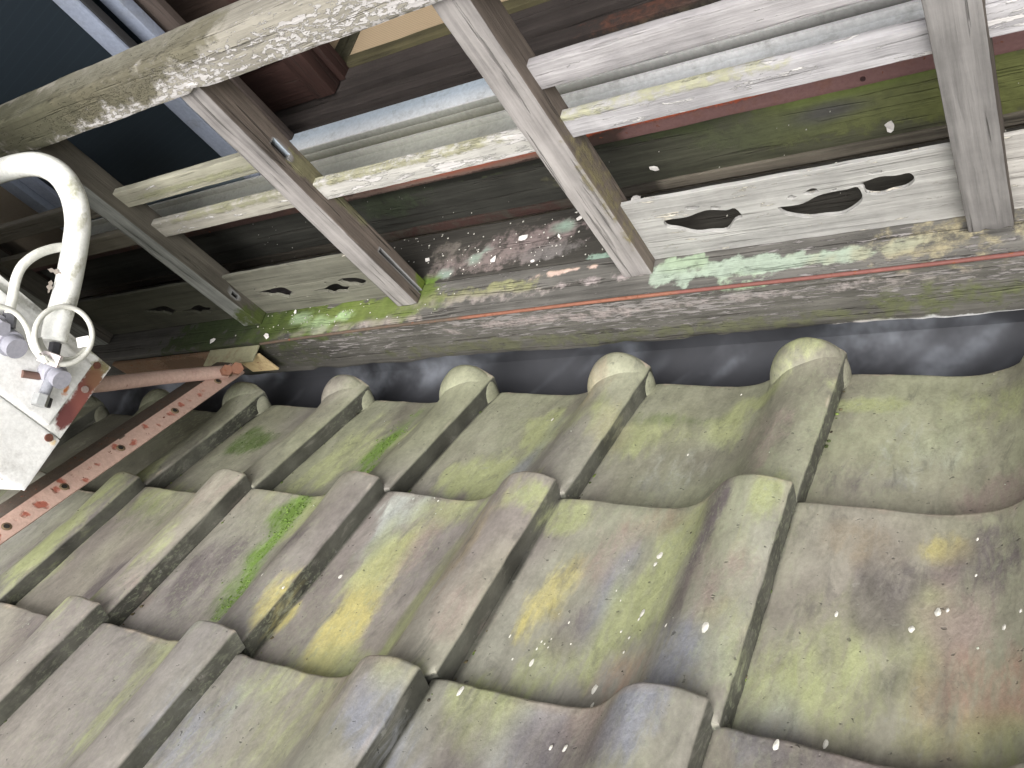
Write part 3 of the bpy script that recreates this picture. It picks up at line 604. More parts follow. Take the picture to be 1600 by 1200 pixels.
# ---------------------------------------------------------------- tiled roof
TB=[(0.07, 0.102, 0.05, 0.05, 'm', 0.8),(0.329, 0.16, 0.12, 0.05, 'y', 0.6),(0.388, 0.116, 0.09, 0.022, 'g', 0.9),(0.417, 0.212, 0.05, 0.018, 'g', 0.8),(0.435, 0.091, 0.07, 0.03, 'y', 0.7),(0.145, 0.229, 0.06, 0.04, 'y', 0.3),(0.5, 0.077, 0.04, 0.04, 'd', 0.4),(0.63, 0.206, 0.06, 0.05, 'y', 0.95),(0.654, 0.087, 0.08, 0.03, 'y', 0.9),(0.681, 0.169, 0.1, 0.016, 'b', 0.7),(0.707, 0.09, 0.06, 0.04, 'y', 0.4),(0.703, 0.255, 0.03, 0.05, 'y', 0.5),(0.434, -0.027, 0.03, 0.03, 'y', 0.8),(0.168, -0.033, 0.03, 0.04, 'y', 0.8),(0.817, 0.113, 0.05, 0.06, 'y', 0.7),(0.853, 0.077, 0.02, 0.09, 'm', 0.4),(0.933, 0.091, 0.05, 0.03, 'y', 0.8),(0.966, 0.047, 0.03, 0.03, 'y', 0.9),(0.903, 0.175, 0.06, 0.05, 'w', 0.25),(0.888, 0.246, 0.05, 0.04, 'd', 0.5),(1.006, 0.165, 0.1, 0.03, 'k', 0.5),(1.005, -0.013, 0.03, 0.03, 'y', 0.6),(0.738, 0.024, 0.06, 0.04, 't', 0.5),(0.791, 0.127, 0.06, 0.02, 'k', 0.3),(1.092, 0.06, 0.02, 0.05, 'y', 0.7),(1.168, 0.146, 0.07, 0.07, 'w', 0.3),(1.236, 0.247, 0.05, 0.05, 'k', 0.7),(1.2, 0.097, 0.1, 0.04, 'y', 0.35),(1.103, 0.216, 0.05, 0.04, 'p', 0.5),(1.181, 0.258, 0.03, 0.02, 'd', 0.8),(1.247, 0.075, 0.05, 0.03, 'y', 0.4),(-0.035, 0.303, 0.08, 0.03, 'y', 0.7),(-0.022, 0.45, 0.1, 0.03, 'y', 0.9),(-0.102, 0.083, 0.05, 0.03, 'y', 0.3),(0.065, 0.3, 0.05, 0.05, 'y', 0.6),(0.077, 0.35, 0.04, 0.07, 'm', 0.25),(0.178, 0.329, 0.05, 0.025, 'b', 0.9),(0.158, 0.255, 0.03, 0.03, 'y', 0.8),(0.202, 0.389, 0.05, 0.03, 'y', 0.5),(0.147, 0.464, 0.06, 0.05, 'p', 0.8),(0.238, 0.442, 0.05, 0.02, 'y', 0.5),(0.091, 0.469, 0.03, 0.04, 'd', 0.4),(0.259, 0.504, 0.03, 0.02, 'k', 0.6),(0.386, 0.37, 0.11, 0.022, 'g', 1.0),(0.371, 0.306, 0.05, 0.03, 'g', 0.8),(0.412, 0.469, 0.05, 0.02, 'g', 0.9),(0.441, 0.506, 0.035, 0.009, 'o', 1.0),(0.314, 0.448, 0.09, 0.04, 'p', 0.8),(0.397, 0.5, 0.04, 0.04, 'd', 0.6),(0.248, 0.326, 0.05, 0.05, 'k', 0.35),(0.449, 0.436, 0.07, 0.02, 'p', 0.6),(0.413, 0.29, 0.07, 0.02, 'y', 0.8),(0.524, 0.485, 0.05, 0.018, 'Y', 0.8),(0.481, 0.408, 0.05, 0.02, 'p', 0.5),(0.569, 0.313, 0.05, 0.05, 'w', 0.7),(0.575, 0.364, 0.06, 0.02, 'b', 0.4),(0.605, 0.443, 0.08, 0.03, 'Y', 0.95),(0.616, 0.504, 0.07, 0.03, 'Y', 0.9),(0.601, 0.398, 0.07, 0.03, 'y', 0.7),(0.642, 0.36, 0.09, 0.02, 'k', 0.6),(0.696, 0.464, 0.12, 0.014, 'p', 0.9),(0.707, 0.529, 0.08, 0.02, 'y', 0.9),(0.701, 0.433, 0.1, 0.02, 'y', 0.55),(0.725, 0.388, 0.12, 0.03, 't', 0.6),(0.775, 0.483, 0.06, 0.03, 'k', 0.5),(0.64, 0.297, 0.03, 0.05, 'y', 0.6),(0.797, 0.315, 0.03, 0.05, 'y', 0.7),(0.847, 0.418, 0.05, 0.025, 'Y', 0.6),(0.839, 0.461, 0.04, 0.02, 'Y', 0.6),(0.885, 0.354, 0.05, 0.03, 'k', 0.6),(0.908, 0.402, 0.07, 0.02, 'b', 0.6),(0.961, 0.369, 0.08, 0.025, 'y', 0.8),(0.951, 0.434, 0.06, 0.025, 'y', 0.8),(0.921, 0.472, 0.08, 0.015, 'y', 0.8),(0.881, 0.502, 0.03, 0.04, 'y', 0.4),(0.96, 0.52, 0.04, 0.04, 'o', 0.3),(0.998, 0.295, 0.06, 0.02, 'p', 0.8),(0.992, 0.385, 0.12, 0.015, 'p', 0.7),(1.042, 0.303, 0.07, 0.015, 'y', 0.7),(1.028, 0.425, 0.06, 0.03, 'k', 0.6),(1.023, 0.503, 0.04, 0.05, 'b', 0.5),(0.919, 0.309, 0.03, 0.05, 't', 0.5),(0.885, 0.468, 0.04, 0.03, 'p', 0.5),(1.114, 0.467, 0.07, 0.06, 'y', 0.6),(1.103, 0.509, 0.04, 0.05, 'y', 0.3),(1.159, 0.409, 0.06, 0.05, 'p', 0.7),(1.158, 0.361, 0.07, 0.04, 'd', 0.5),(1.197, 0.328, 0.02, 0.02, 'Y', 0.7),(1.199, 0.381, 0.05, 0.015, 'k', 0.6),(1.192, 0.455, 0.07, 0.015, 'y', 0.7),(1.216, 0.424, 0.05, 0.03, 'k', 0.9),(1.237, 0.486, 0.06, 0.05, 'o', 0.5),(1.205, 0.479, 0.05, 0.008, 'd', 0.7),(1.223, 0.528, 0.03, 0.05, 'y', 0.5),(1.168, 0.479, 0.02, 0.01, 'd', 0.9),(1.097, 0.32, 0.04, 0.04, 'd', 0.4),(1.127, 0.328, 0.03, 0.04, 't', 0.5),(1.239, 0.337, 0.05, 0.04, 'p', 0.6),(0.117, 0.571, 0.03, 0.05, 'p', 0.6),(0.208, 0.571, 0.06, 0.03, 'y', 0.7),(0.43, 0.571, 0.03, 0.06, 'y', 0.5),(0.39, 0.587, 0.03, 0.04, 'p', 0.5),(0.469, 0.555, 0.04, 0.02, 'b', 0.5),(0.412, 0.651, 0.1, 0.03, 'y', 0.5),(0.559, 0.664, 0.06, 0.04, 'b', 0.5),(0.605, 0.598, 0.05, 0.04, 'y', 0.5),(0.635, 0.549, 0.03, 0.05, 'y', 0.5),(0.723, 0.593, 0.06, 0.05, 'k', 0.4),(0.784, 0.632, 0.05, 0.05, 'b', 0.7),(0.667, 0.635, 0.08, 0.04, 'y', 0.4),(0.769, 0.569, 0.03, 0.02, 'y', 0.4),(0.846, 0.57, 0.05, 0.04, 'y', 0.7),(0.938, 0.58, 0.04, 0.05, 'k', 0.7),(0.986, 0.583, 0.06, 0.02, 'd', 0.6),(1.012, 0.552, 0.08, 0.03, 'b', 0.9),(0.903, 0.607, 0.05, 0.05, 'b', 0.5),(0.952, 0.609, 0.04, 0.05, 'p', 0.6),(0.845, 0.619, 0.05, 0.03, 'p', 0.3),(1.09, 0.556, 0.04, 0.03, 'b', 0.4),(1.137, 0.563, 0.04, 0.06, 'p', 0.6),(1.105, 0.581, 0.03, 0.03, 'd', 0.5),(1.187, 0.563, 0.03, 0.06, 'p', 0.5)]
DROPS=[(0.56, 0.431, 0.0056),(0.2, 0.467, 0.0049),(0.465, 0.452, 0.0028),(0.473, 0.466, 0.0021),(0.525, 0.483, 0.0021),(1.032, 0.478, 0.0063),(0.941, 0.36, 0.0063),(0.94, 0.372, 0.0035),(0.888, 0.345, 0.0021),(0.89, 0.354, 0.0021),(0.909, 0.368, 0.0021),(0.909, 0.381, 0.0021),(0.911, 0.409, 0.0028),(0.92, 0.421, 0.0021),(0.95, 0.438, 0.0042),(0.949, 0.445, 0.0021),(0.879, 0.456, 0.0035),(0.863, 0.507, 0.0056),(0.843, 0.51, 0.0042),(0.861, 0.493, 0.0028),(0.862, 0.484, 0.0028),(0.866, 0.486, 0.0021),(0.871, 0.489, 0.0021),(0.87, 0.479, 0.0021),(0.828, 0.485, 0.0028),(0.935, 0.459, 0.0021),(0.947, 0.467, 0.0021),(0.939, 0.542, 0.0028),(0.934, 0.525, 0.0049),(0.701, 0.549, 0.0056),(0.705, 0.551, 0.0042),(0.826, 0.57, 0.0042),(1.197, 0.403, 0.0049),(1.204, 0.401, 0.0028),(1.179, 0.422, 0.0049),(1.121, 0.418, 0.0028),(1.222, 0.323, 0.0021),(1.223, 0.366, 0.0021),(1.133, 0.542, 0.0035),(1.107, 0.567, 0.0042),(0.615, 0.288, 0.0021),(0.463, 0.163, 0.0035),(0.665, 0.062, 0.0035),(1.257, 0.422, 0.0021),(1.246, 0.432, 0.0028),(0.847, 0.403, 0.0028),(0.891, 0.48, 0.0021),(1.055, 0.37, 0.0021),(0.948, 0.484, 0.0021),(0.865, 0.449, 0.0021),(0.703, 0.488, 0.0021),(0.722, 0.526, 0.0021),(1.013, 0.583, 0.0028),(0.946, 0.601, 0.0035),(0.932, 0.601, 0.0028),(0.99, 0.47, 0.0021),(0.9, 0.154, 0.0021),(0.929, 0.015, 0.0021)]
KEY = dict(y=S(163, 168, 126), g=S(114, 142, 70), d=S(100, 97, 92), p=S(110, 103, 103), k=S(156, 143, 134), Y=S(192, 183, 124), b=S(142, 144, 151), o=S(172, 142, 126), w=S(184, 188, 180), m=S(96, 112, 70), t=S(152, 141, 122))
roof = empty('tiled_roof', tuple(OV), 'moss stained grey clay pantile roof sloping down to its eaves below the wooden sill beam', 'roof')
PR = np.array([(-.271, -.0240), (-.255, -.0225), (-.235, -.0240), (-.21, -.0265), (-.18, -.0300), (-.155, -.0325), (-.13, -.0325), (-.108, -.0280), (-.092, -.0195), (-.080, -.0085), (-.069, .0015), (-.058, .0080), (-.046, .0112), (-.032, .0118), (-.017, .0090), (-.0015, .0032)])
def spline(P, sub):
    out = []
    for i in range(len(P)-1):
        p0, p1, p2, p3 = P[max(i-1, 0)], P[i], P[i+1], P[min(i+2, len(P)-1)]
        for k in range(sub):
            t = k/sub; out.append(.5*((2*p1)+(p2-p0)*t+(2*p0-5*p1+4*p2-p3)*t*t+(3*p1-p0-3*p2+p3)*t**3))
    out.append(P[-1]); return np.array(out)
TOPF = np.vstack([spline(PR, 3), [(-.0003, .0014), (-.0001, -.0015)]]); TOPC = np.vstack([spline(PR, 1), [(-.0003, .0014), (-.0001, -.0015)]])
DROP = .021
SOFT = spline(np.array([(-.2665, -.0235), (-.235, -.0240), (-.21, -.0265), (-.18, -.0295), (-.155, -.0310), (-.13, -.0300), (-.108, -.0255), (-.092, -.0200), (-.080, -.0140), (-.069, -.0080), (-.058, -.0020), (-.046, .0030), (-.032, .0064), (-.017, .0068), (-.0015, .0032)]), 4)
def prof_h(x):       # x measured from the right edge of a tile
    return np.interp(x, TOPF[:, 0], TOPF[:, 1])*.45+np.interp(x, SOFT[:, 0], SOFT[:, 1])*.55
def tile_frame(i, j):
    rs = random.Random(i*131+j*977+5)
    return dict(dx=rs.uniform(-.0025, .0025), ds=rs.uniform(-.003, .003), dh=rs.uniform(-.001, .0012), rot=rs.uniform(-.006, .006), tone=rs.random(), val=rs.uniform(.88, 1.1))
FIX = {}      # small corrections to single tiles
FIX.update({(0, 1): (.004, 0, 0), (2, 1): (-.005, -.005, 0), (4, 1): (.005, .003, 0), (1, 2): (.004, -.007, 0), (3, 2): (-.005, .009, 0), (4, 2): (0, -.006, 0)})
def tile(i, j):
    """column i (its right edge at x = i*W), course j: the course j spans s = j*L .. (j+1)*L uphill; j = 0 is the eaves"""
    q = tile_frame(i, j); fx = FIX.get((i, j), (0, 0, 0)); fine = -2 <= i <= 6 and j <= 3
    T = TOPF if fine else TOPC
    T2 = np.interp(T[:, 0], SOFT[:, 0], SOFT[:, 1]); T2[-3:] = T[-3:, 1]
    Ls = L_+.024; s0 = -.020 if j == 0 else 0.
    ns = 46 if fine else 12
    ss = np.concatenate([[s0, s0+.0016, s0+.004], np.linspace(s0+.012, Ls, ns)])
    lowr = np.concatenate([[-.0022, -.0006, 0], np.zeros(ns)])
    K = len(T); n = len(ss); top = np.zeros((n, K, 3)); bot = np.zeros((n, K, 3))
    eav = j == 0
    for a, (s, lo) in enumerate(zip(ss, lowr)):
        h = T[:, 1].copy()
        h = h+(T2-T[:, 1])*.55*(1-math.exp(-((s-s0)/.06)**2))
        tilt = -DROP-.001 if eav else -DROP*(s/L_)
        if eav:                              # the roll swells towards the round end
            k = math.exp(-((s-s0)/.050)**2); bump_ = np.exp(-((T[:, 0]+.044)/.036)**4); h = h+k*bump_*.014
            h = h-.004*math.exp(-((s-s0)/.06)**2)*(T[:, 0] < -.09)
        th = np.full(K, .018)
        if eav: th = th+np.exp(-((s-s0)/.004)**2)*.022
        top[a, :, 0] = T[:, 0]; top[a, :, 1] = s; top[a, :, 2] = h+tilt+lo
        bx = T[:, 0].copy(); bx[-1] -= .0005
        bot[a, :, 0] = bx; bot[a, :, 1] = s; bot[a, :, 2] = h+tilt-th
        bot[a, -5:, 2] = np.minimum(bot[a, -5:, 2], tilt-.0245)
    V = np.concatenate([top.reshape(-1, 3), bot.reshape(-1, 3)])
    # small unevenness of hand made clay
    wv = np.stack([V[:, 0]*6+i*3.1, V[:, 1]*6+j*5.7, V[:, 0]*0+i+j], 1)
    V[:, 2] += fbm(wv, 11, 2)*.0018
    e = np.stack([V[:, 0]*55+i*7, V[:, 1]*55+j*9, V[:, 0]*0], 1)
    V[:, 1] += fbm(e, 17, 2)*.0016*np.exp(-((V[:, 1]-s0)/.006)**2)
    V[:, 0] += fbm(e*.7, 19, 2)*.0013*np.exp(-((V[:, 0])/.003)**2)
    V[:, 0] -= .012*np.clip((V[:, 1]-L_+.002)/.006, 0, 1)*(V[:, 0] > -.03)      # narrowed where the next course covers it
    x = V[:, 0]+.13; s = V[:, 1]; r = q['rot']
    X = i*W_+V[:, 0]+q['dx']+fx[0]-r*(s-.14); X = X+.022*np.clip((X-1.09)/.24, 0, 1); Sg = j*L_+s+(0 if eav else q['ds'])+fx[1]+r*x; Hh = V[:, 2]+q['dh']+fx[2]
    Pw = OV+np.outer(X, [1, 0, 0])-np.outer(Sg, SV)+np.outer(Hh, NV)
    F = []
    N0 = n*K
    for a in range(n-1):
        for k in range(K-1):
            F.append((a*K+k, a*K+k+1, (a+1)*K+k+1, (a+1)*K+k)); F.append((N0+a*K+k, N0+(a+1)*K+k, N0+(a+1)*K+k+1, N0+a*K+k+1))
        F.append((a*K+K-1, N0+a*K+K-1, N0+(a+1)*K+K-1, (a+1)*K+K-1)); F.append((a*K, (a+1)*K, N0+(a+1)*K, N0+a*K))
    for k in range(K-1):
        F.append((k, N0+k, N0+k+1, k+1)); a = (n-1)*K; F.append((a+k, a+k+1, N0+a+k+1, N0+a+k))
    name = 'eaves_tile' if eav else 'roof_tile'
    me = bpy.data.meshes.new(name); me.from_pydata(Pw.tolist(), [], F)
    smooth(me, 38)
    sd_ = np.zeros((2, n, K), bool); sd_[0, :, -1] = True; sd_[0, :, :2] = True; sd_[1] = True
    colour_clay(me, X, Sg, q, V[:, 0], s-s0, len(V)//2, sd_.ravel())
    o = link(name, me, M_tile, roof)
    if eav:
        km = bpy.data.meshes.new('round_end'); b2 = bmesh.new(); bmesh.ops.create_uvsphere(b2, u_segments=36, v_segments=24, radius=1); b2.to_mesh(km); b2.free()
        a = cos(km); sy = np.sign(a[:, 1])*np.abs(a[:, 1])**.8
        rad = np.sqrt(a[:, 0]**2+a[:, 2]**2); 
        X = i*W_-.0455+q['dx']+fx[0]+a[:, 0]*.0490+(.022 if i > 4 else 0); Sg = s0+.013+fx[1]+np.where(sy > 0, sy*.050, sy*.026); Hh = -.0420+q['dh']+fx[2]+a[:, 2]*.0510-np.clip(sy, 0, 1)*.006
        Hh += fbm(a*1.5+i*3, 3, 2)*.0015
        setcos(km, OV+np.outer(X, [1, 0, 0])-np.outer(Sg, SV)+np.outer(Hh, NV)); smooth(km, 80)
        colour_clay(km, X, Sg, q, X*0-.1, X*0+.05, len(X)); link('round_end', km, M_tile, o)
def colour_clay(me, X, Sg, q, lx, ls, ntop, side=None):
    n = len(X)
    co2 = np.stack([X, Sg, np.zeros(n)], 1)
    warm = S(152, 146, 138); cool = S(139, 136, 134); gr = S(152, 155, 127)
    t = np.clip(q['tone']+.5*fbm(co2*np.array([9, 5, 1]), 40, 2), 0, 1)[:, None]
    b = (warm*(1-t)+cool*t)
    g2 = np.clip(.45+.9*fbm(co2*np.array([7, 3, 1]), 44, 3)+.5*np.clip((.32-Sg)/.3, -.8, .7), 0, 1)[:, None]
    b = b*(1-g2*.8)+gr*g2*.8
    dk = np.clip(.1+1.5*fbm(co2*np.array([14, 6, 1]), 91, 3), 0, 1)[:, None]; b = b*(1-dk*.5)+S(112, 103, 102)*dk*.5
    b = b*q['val']
    b = b*(1-.5*(np.clip((.03-X)/.08, 0, 1)*np.clip((.36-Sg)/.1, 0, 1)))[:, None]  # tiles below the outdoor unit painted darker, standing in for its shadow
    if side is None: side = np.zeros(n, bool)
    b[side] = S(88, 88, 80)*(.8+.5*fbm(co2[side]*25, 12, 2)[:, None])  # side faces, left edges and undersides: shade painted into the clay colour
    rgb = np.tile(np.array((.2, .2, .1)), (n, 1)); al = np.zeros(n)
    TBq = [(x, s, a, c, k, st*(.55 if k == 'd' else 1)) for (x, s, a, c, k, st) in TB]
    bl = [((x, s, 0), ((c*.98, a*.95, 1) if k == 'y' else (c/1.2, a/1.2, 1)), KEY[k], min(1, st*1.05)) for (x, s, a, c, k, st) in TBq]
    X2 = co2*np.array([1, .55, 1])
    if X.min() < 1.45 and X.max() > -.3 and Sg.min() < .95:
        rgb, al = mixblobs(co2, rgb, al, bl, 60, .6, np.array([42, 15, 1]))
    edge = (lx > -.252)*np.exp(-(ls/.0055)**4)*np.clip(.55+fbm(co2*30, 70, 2), 0, 1)*.7
    edge = np.where(side, 0, np.maximum(edge, np.exp(-((lx+.0012)/.0012)**2)*np.clip(fbm(co2*40, 75, 2)*1.2, 0, 1)*.6)); al = np.where(side, al*.35, al)
    ec = S(190, 176, 160)
    k = (edge/np.maximum(edge+al, 1e-4))[:, None]
    rgb = rgb*(1-k)+ec*k; al = np.maximum(al, edge)
    attr4(me, 'base', b); attr4(me, 'moss', np.hstack([rgb, al[:, None]])); attr1(me, 'flake', np.zeros(n))
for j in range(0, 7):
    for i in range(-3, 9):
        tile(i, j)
def sheet(name, x0, x1, s0, s1, h, mat, base, parent=None):
    v = [roof_pt(x, s, hh) for hh in (h, h-.012) for x, s in ((x0, s0), (x1, s0), (x1, s1), (x0, s1))]
    me = bpy.data.meshes.new(name); me.from_pydata([tuple(a) for a in v], [], [(0, 3, 2, 1), (4, 5, 6, 7), (0, 1, 5, 4), (1, 2, 6, 5), (2, 3, 7, 6), (3, 0, 4, 7)])
    paint(me, base); return link(name, me, mat, parent)
sheet('roof_boarding', -.82, 2.12, .012, 2.0, -.088, M_dark, S(64, 54, 46), roof)
plain('eaves_board', (OX-.82, .552, -1.062), (OX+2.12, .572, -1.008), M_dark, S(70, 60, 52), roof, step=.1)

# sheet metal valley between eaves and wall
m, ntm, bm_ = newmat("streaked_metal"); g = G(ntm)
v_ = g.pos((1.6, 13, 13), (0, 0, R_(-39))); s1_ = g.noise(v_, 1, 2, .5, .2); s2_ = g.noise(g.pos((9, 9, 9)), 1, 4, .6)
bl_ = g.math('MULTIPLY', g.ramp(s1_, .47, .68), g.ramp(s2_, .3, .7))
c_ = g.mix(bl_, g.mix(s2_, (.035, .037, .044), (.085, .087, .097)), (.27, .29, .33))
ntm.links.new(c_, bm_.inputs['Base Color']); bm_.inputs['Roughness'].default_value = .42; bm_.inputs['Metallic'].default_value = .3
ntm.links.new(g.bump(s1_, .002, .5), bm_.inputs['Normal']); M_valley = m
gt = extrude_x('valley_gutter', [(.50, -1.050), (.575, -1.070), (.60, -1.078), (.66, -1.078), (.70, -1.062), (.742, -.99), (.745, -.99), (.703, -1.066), (.662, -1.082), (.60, -1.082), (.50, -1.055)], -2.7, 1.3, .03, M_valley, None, base=(.1, .1, .1))
tag(gt, 'dark bluish sheet metal gutter in the gap between the eaves tiles and the sill beam', 'gutter')

# ---------------------------------------------------------------- small debris: paint chips and droppings
def chip_mesh(name, r, seed, th=.0009):
    rs = random.Random(seed); n = rs.randint(6, 9); P = []
    for k in range(n):
        a = 2*math.pi*k/n+rs.uniform(-.25, .25); q = r*rs.uniform(.55, 1.1); P.append((q*math.cos(a)*1.1, q*math.sin(a)*.75, rs.uniform(0, .25)*r))
    V = P+[(x*.96, y*.96, z+th) for x, y, z in P]
    F = [tuple(range(n))[::-1], tuple(range(n, 2*n))]+[(k, (k+1) % n, n+(k+1) % n, n+k) for k in range(n)]
    me = bpy.data.meshes.new(name); me.from_pydata(V, [], F); paint(me, S(222, 218, 214)); return me
M_chip = paint_mat("paint_chip", .6, 0, (.5, .45, .4), .3)
CHIPS = [(-0.719, 0.798, -0.868, 0.0115, 'largest pointed white paint chip on the ledge, left of the third post'), (-0.767, 0.765, -0.868, 0.0078, 'torn white paint chip on the ledge left of the largest chip'), (-0.906, 0.787, -0.868, 0.006, 'lone white paint chip on the ledge just right of the second post'), (-0.626, 0.82, -0.868, 0.0062, 'white paint chip on the ledge nearest the third post, close to the wall'), (-0.654, 0.791, -0.868, 0.0048, 'oval white paint chip on the ledge between the largest chip and the third post'), (-0.69, 0.75, -0.867, 0.0045, 'white paint chip at the seam of ledge and sill beam, below the largest chip'), (-0.535, 0.835, -0.866, 0.0115, 'folded white paint chip wedged behind the third post above the pierced board'), (-0.49, 0.8485, -0.824, 0.0072, 'white paint chip stuck on the dark wall board right of the third post'), (-0.184, 0.8485, -0.832, 0.009, 'cream crumbly flake on the mossy wall board left of the fourth post'), (-1.237, 0.668, -0.867, 0.0085, 'bluish white paint chip on the sill beam above the bracket end plate'), (-1.392, 0.672, -0.868, 0.0075, 'white paint chip on the dark far left end of the sill beam'), (-1.184, 0.713, -0.866, 0.0052, 'small white paint chip in the moss of the sill beam left of the second post')]
for k, (x, y, z, r, lab) in enumerate(CHIPS):
    me = chip_mesh('paint_chip', r, k+3); o = link('paint_chip', me, M_chip)
    if z < -.8 and y < .845: o.location = (x, y, z); o.rotation_euler = (0, 0, k*1.3)
    else: o.location = (x, y, z); o.rotation_euler = (R_(90), k, 0)
    tag(o, lab, 'paint chip', 'larger flakes of old white paint')
rs = random.Random(4); V = []; F = []
def addchip(p, r, nrm):
    n0 = len(V); nn = Vector(nrm); t = nn.orthogonal().normalized(); b_ = nn.cross(t); ph = rs.uniform(0, 6)
    kk = rs.randint(4, 6); q = [rs.uniform(.5, 1.1) for _ in range(kk)]
    for lift in (.0002, .0011):
        for k in range(kk):
            a = ph+2*math.pi*k/kk; V.append(tuple(Vector(p)+nn*lift+(t*math.cos(a)+b_*math.sin(a)*.7)*r*q[k]))
    F.append(tuple(range(n0+kk, n0+2*kk)))
    for k in range(kk): F.append((n0+k, n0+(k+1) % kk, n0+kk+(k+1) % kk, n0+kk+k))
for _ in range(170):
    x = rs.uniform(-1.5, .1)
    if rs.random() < .6: x = rs.uniform(-1.0, -.5)
    y = rs.uniform(.742, .842); addchip((x, y, -.8685), rs.choice([.0008, .001, .0014, .002]), (0, 0, 1))
for _ in range(35): addchip((rs.uniform(-1.3, .1), .8495, rs.uniform(-.85, -.76)), rs.choice([.0007, .001, .0013]), (0, -1, 0))
for _ in range(90):
    x = rs.gauss(-1.1, .13); addchip((x, rs.uniform(.67, .735), BT+.001-.004*max(0, -1.05-x)), rs.choice([.0008, .0012, .0017]), (0, 0, 1))
me = bpy.data.meshes.new('paint_crumbs'); me.from_pydata(V, [], F); paint(me, S(186, 184, 176), jitter=.9)
tag(link('paint_crumbs', me, M_chip), 'small crumbs of old paint and lichen scattered over ledge and sill beam', 'crumbs', kind='stuff')
V = []; F = []
for x, s, r in DROPS:
    i = math.ceil(x/W_); j = max(0, int(s//L_)); lx = x-i*W_; ls = s-j*L_
    q = tile_frame(i, j); h = prof_h(lx)+((-DROP-.001) if j == 0 else -DROP*ls/L_)+.0006
    n0 = len(V); k_ = 10; el = rs.uniform(.9, 1.5)
    sl = (prof_h(lx+.004)-prof_h(lx-.004))/.008
    for k in range(k_):
        a = 2*math.pi*k/k_; q_ = r*rs.uniform(.8, 1.1); dx = q_*math.cos(a)*.55
        V.append(tuple(roof_pt(x+dx, s+q_*math.sin(a)*el, h+sl*dx)))
    V.append(tuple(roof_pt(x, s, h+.0009)))
    for k in range(k_): F.append((n0+k, n0+k_, n0+(k+1) % k_)[::-1])
me = bpy.data.meshes.new('bird_droppings'); me.from_pydata(V, [], F); paint(me, S(236, 234, 224))
tag(link('bird_droppings', me, M_chip), 'small white splashes spattered over the roof tiles', 'droppings', kind='stuff')

# moss and grit caught in the joints
rs = random.Random(11); V = []; F = []; CV = []
ico = bmesh.new(); bmesh.ops.create_icosphere(ico, subdivisions=1, radius=1); iv = [v.co.copy() for v in ico.verts]; ifc = [tuple(v.index for v in f.verts) for f in ico.faces]; ico.free()
def surf(x, s):
    i = math.ceil(x/W_); j = max(0, int(s//L_)); lx = x-i*W_; ls = s-j*L_
    return prof_h(lx)+((-DROP-.001) if j == 0 else -DROP*ls/L_)
def clump(x, s, r_, c, flat=.55):
    h = surf(x, s); n0 = len(V); st = rs.uniform(.8, 1.6)
    for v in iv:
        k = rs.uniform(.7, 1.25); V.append(tuple(roof_pt(x+v.x*r_*k, s+v.y*r_*k*st, h+(v.z*.8+.2)*r_*k*flat))); CV.append(c)
    for f in ifc: F.append(tuple(n0+q for q in f))
greens = [S(86, 104, 52), S(112, 128, 66), S(74, 84, 50), S(96, 88, 66), S(66, 60, 50)]
for _ in range(520):
    i = rs.randint(-1, 6); j = rs.randint(0, 3); c = rs.choice(greens)
    if rs.random() < .55:      # along the side joint
        ss_ = rs.uniform(.004, L_-.004); ss_ = ss_ if rs.random() < .6 else L_-abs(rs.gauss(0, .03))
        clump(i*W_+rs.uniform(.0015, .005), j*L_+max(.003, min(L_-.002, ss_)), rs.choice([.0009, .0013, .0018, .0026]), c)
    else:                      # in the lap under the next course
        x = i*W_-rs.uniform(.02, .24); clump(x, (j+1)*L_-abs(rs.gauss(0, .0035))-.0015, rs.choice([.0008, .0012, .0017, .0022]), c)
for (bx_, bs_, a_, c_, k_, st_) in TB:
    if k_ in 'gmw' and st_ > .5:
        for _ in range(90 if k_ == "g" else 26):
            cc = {'g': S(112, 140, 66), 'm': S(84, 100, 58), 'w': S(190, 196, 186), 'Y': S(178, 168, 104)}[k_]
            clump(bx_+rs.gauss(0, c_*.45), bs_+rs.gauss(0, a_*.42), rs.choice([.0006, .0009, .0012, .0017]), cc*rs.uniform(.7, 1.15), .38)
for _ in range(240):
    x = rs.uniform(-.1, 1.4); s = rs.uniform(.0, .95); clump(x, s, rs.choice([.0005, .0007, .001]), rs.choice([S(60, 54, 46), S(160, 156, 140), S(90, 80, 62), S(190, 196, 180)]), .5)
me = bpy.data.meshes.new('joint_moss'); me.from_pydata(V, [], F); paint(me, S(90, 100, 60)); attr4(me, 'base', np.array(CV)*1.0); smooth(me, 80)
tag(link('joint_moss', me, wood("moss", 0, (.3, .3, .3), .3, 0)), 'moss crumbs and grit caught in the joints between the roof tiles', 'moss', kind='stuff')

# ---------------------------------------------------------------- bracket, strut, white unit with pipe and cables
def D(u, v, d):        # a point given by its direction and distance, used for the irregular bracket and cables
    c = np.array([(u-800)/1367.632, (v-600)/1367.632, 1])*d; return np.array(CR).T@c
def LP(*a): return [tuple(D(*p)) for p in a]
br = empty('steel_bracket', (-1.34, .64, -.92), 'rusty perforated steel bracket bolted to the sill beam, with salmon red struts', 'bracket')
box('wall_plate', (-1.72, .648, -.936), (-1.335, .6565, -.878), M_rust, br, .012, .0006, 5, base=S(104, 84, 66), blobs=[((-1.5, .65, -.9), (.1, .02, .03), S(84, 66, 50), .8)], flake=.2)
box('wall_plate', (-1.334, .640, -.938), (-1.262, .6445, -.884), M_rust, br, .006, .0005, 6, base=S(186, 166, 126), blobs=[((-1.33, .64, -.90), (.02, .02, .012), S(140, 134, 100), .8)], flake=.15)
box('wall_plate', (-1.40, .622, -.8795), (-1.262, .657, -.8755), M_rust, br, .006, .0004, 7, base=S(140, 138, 112), flake=.1)
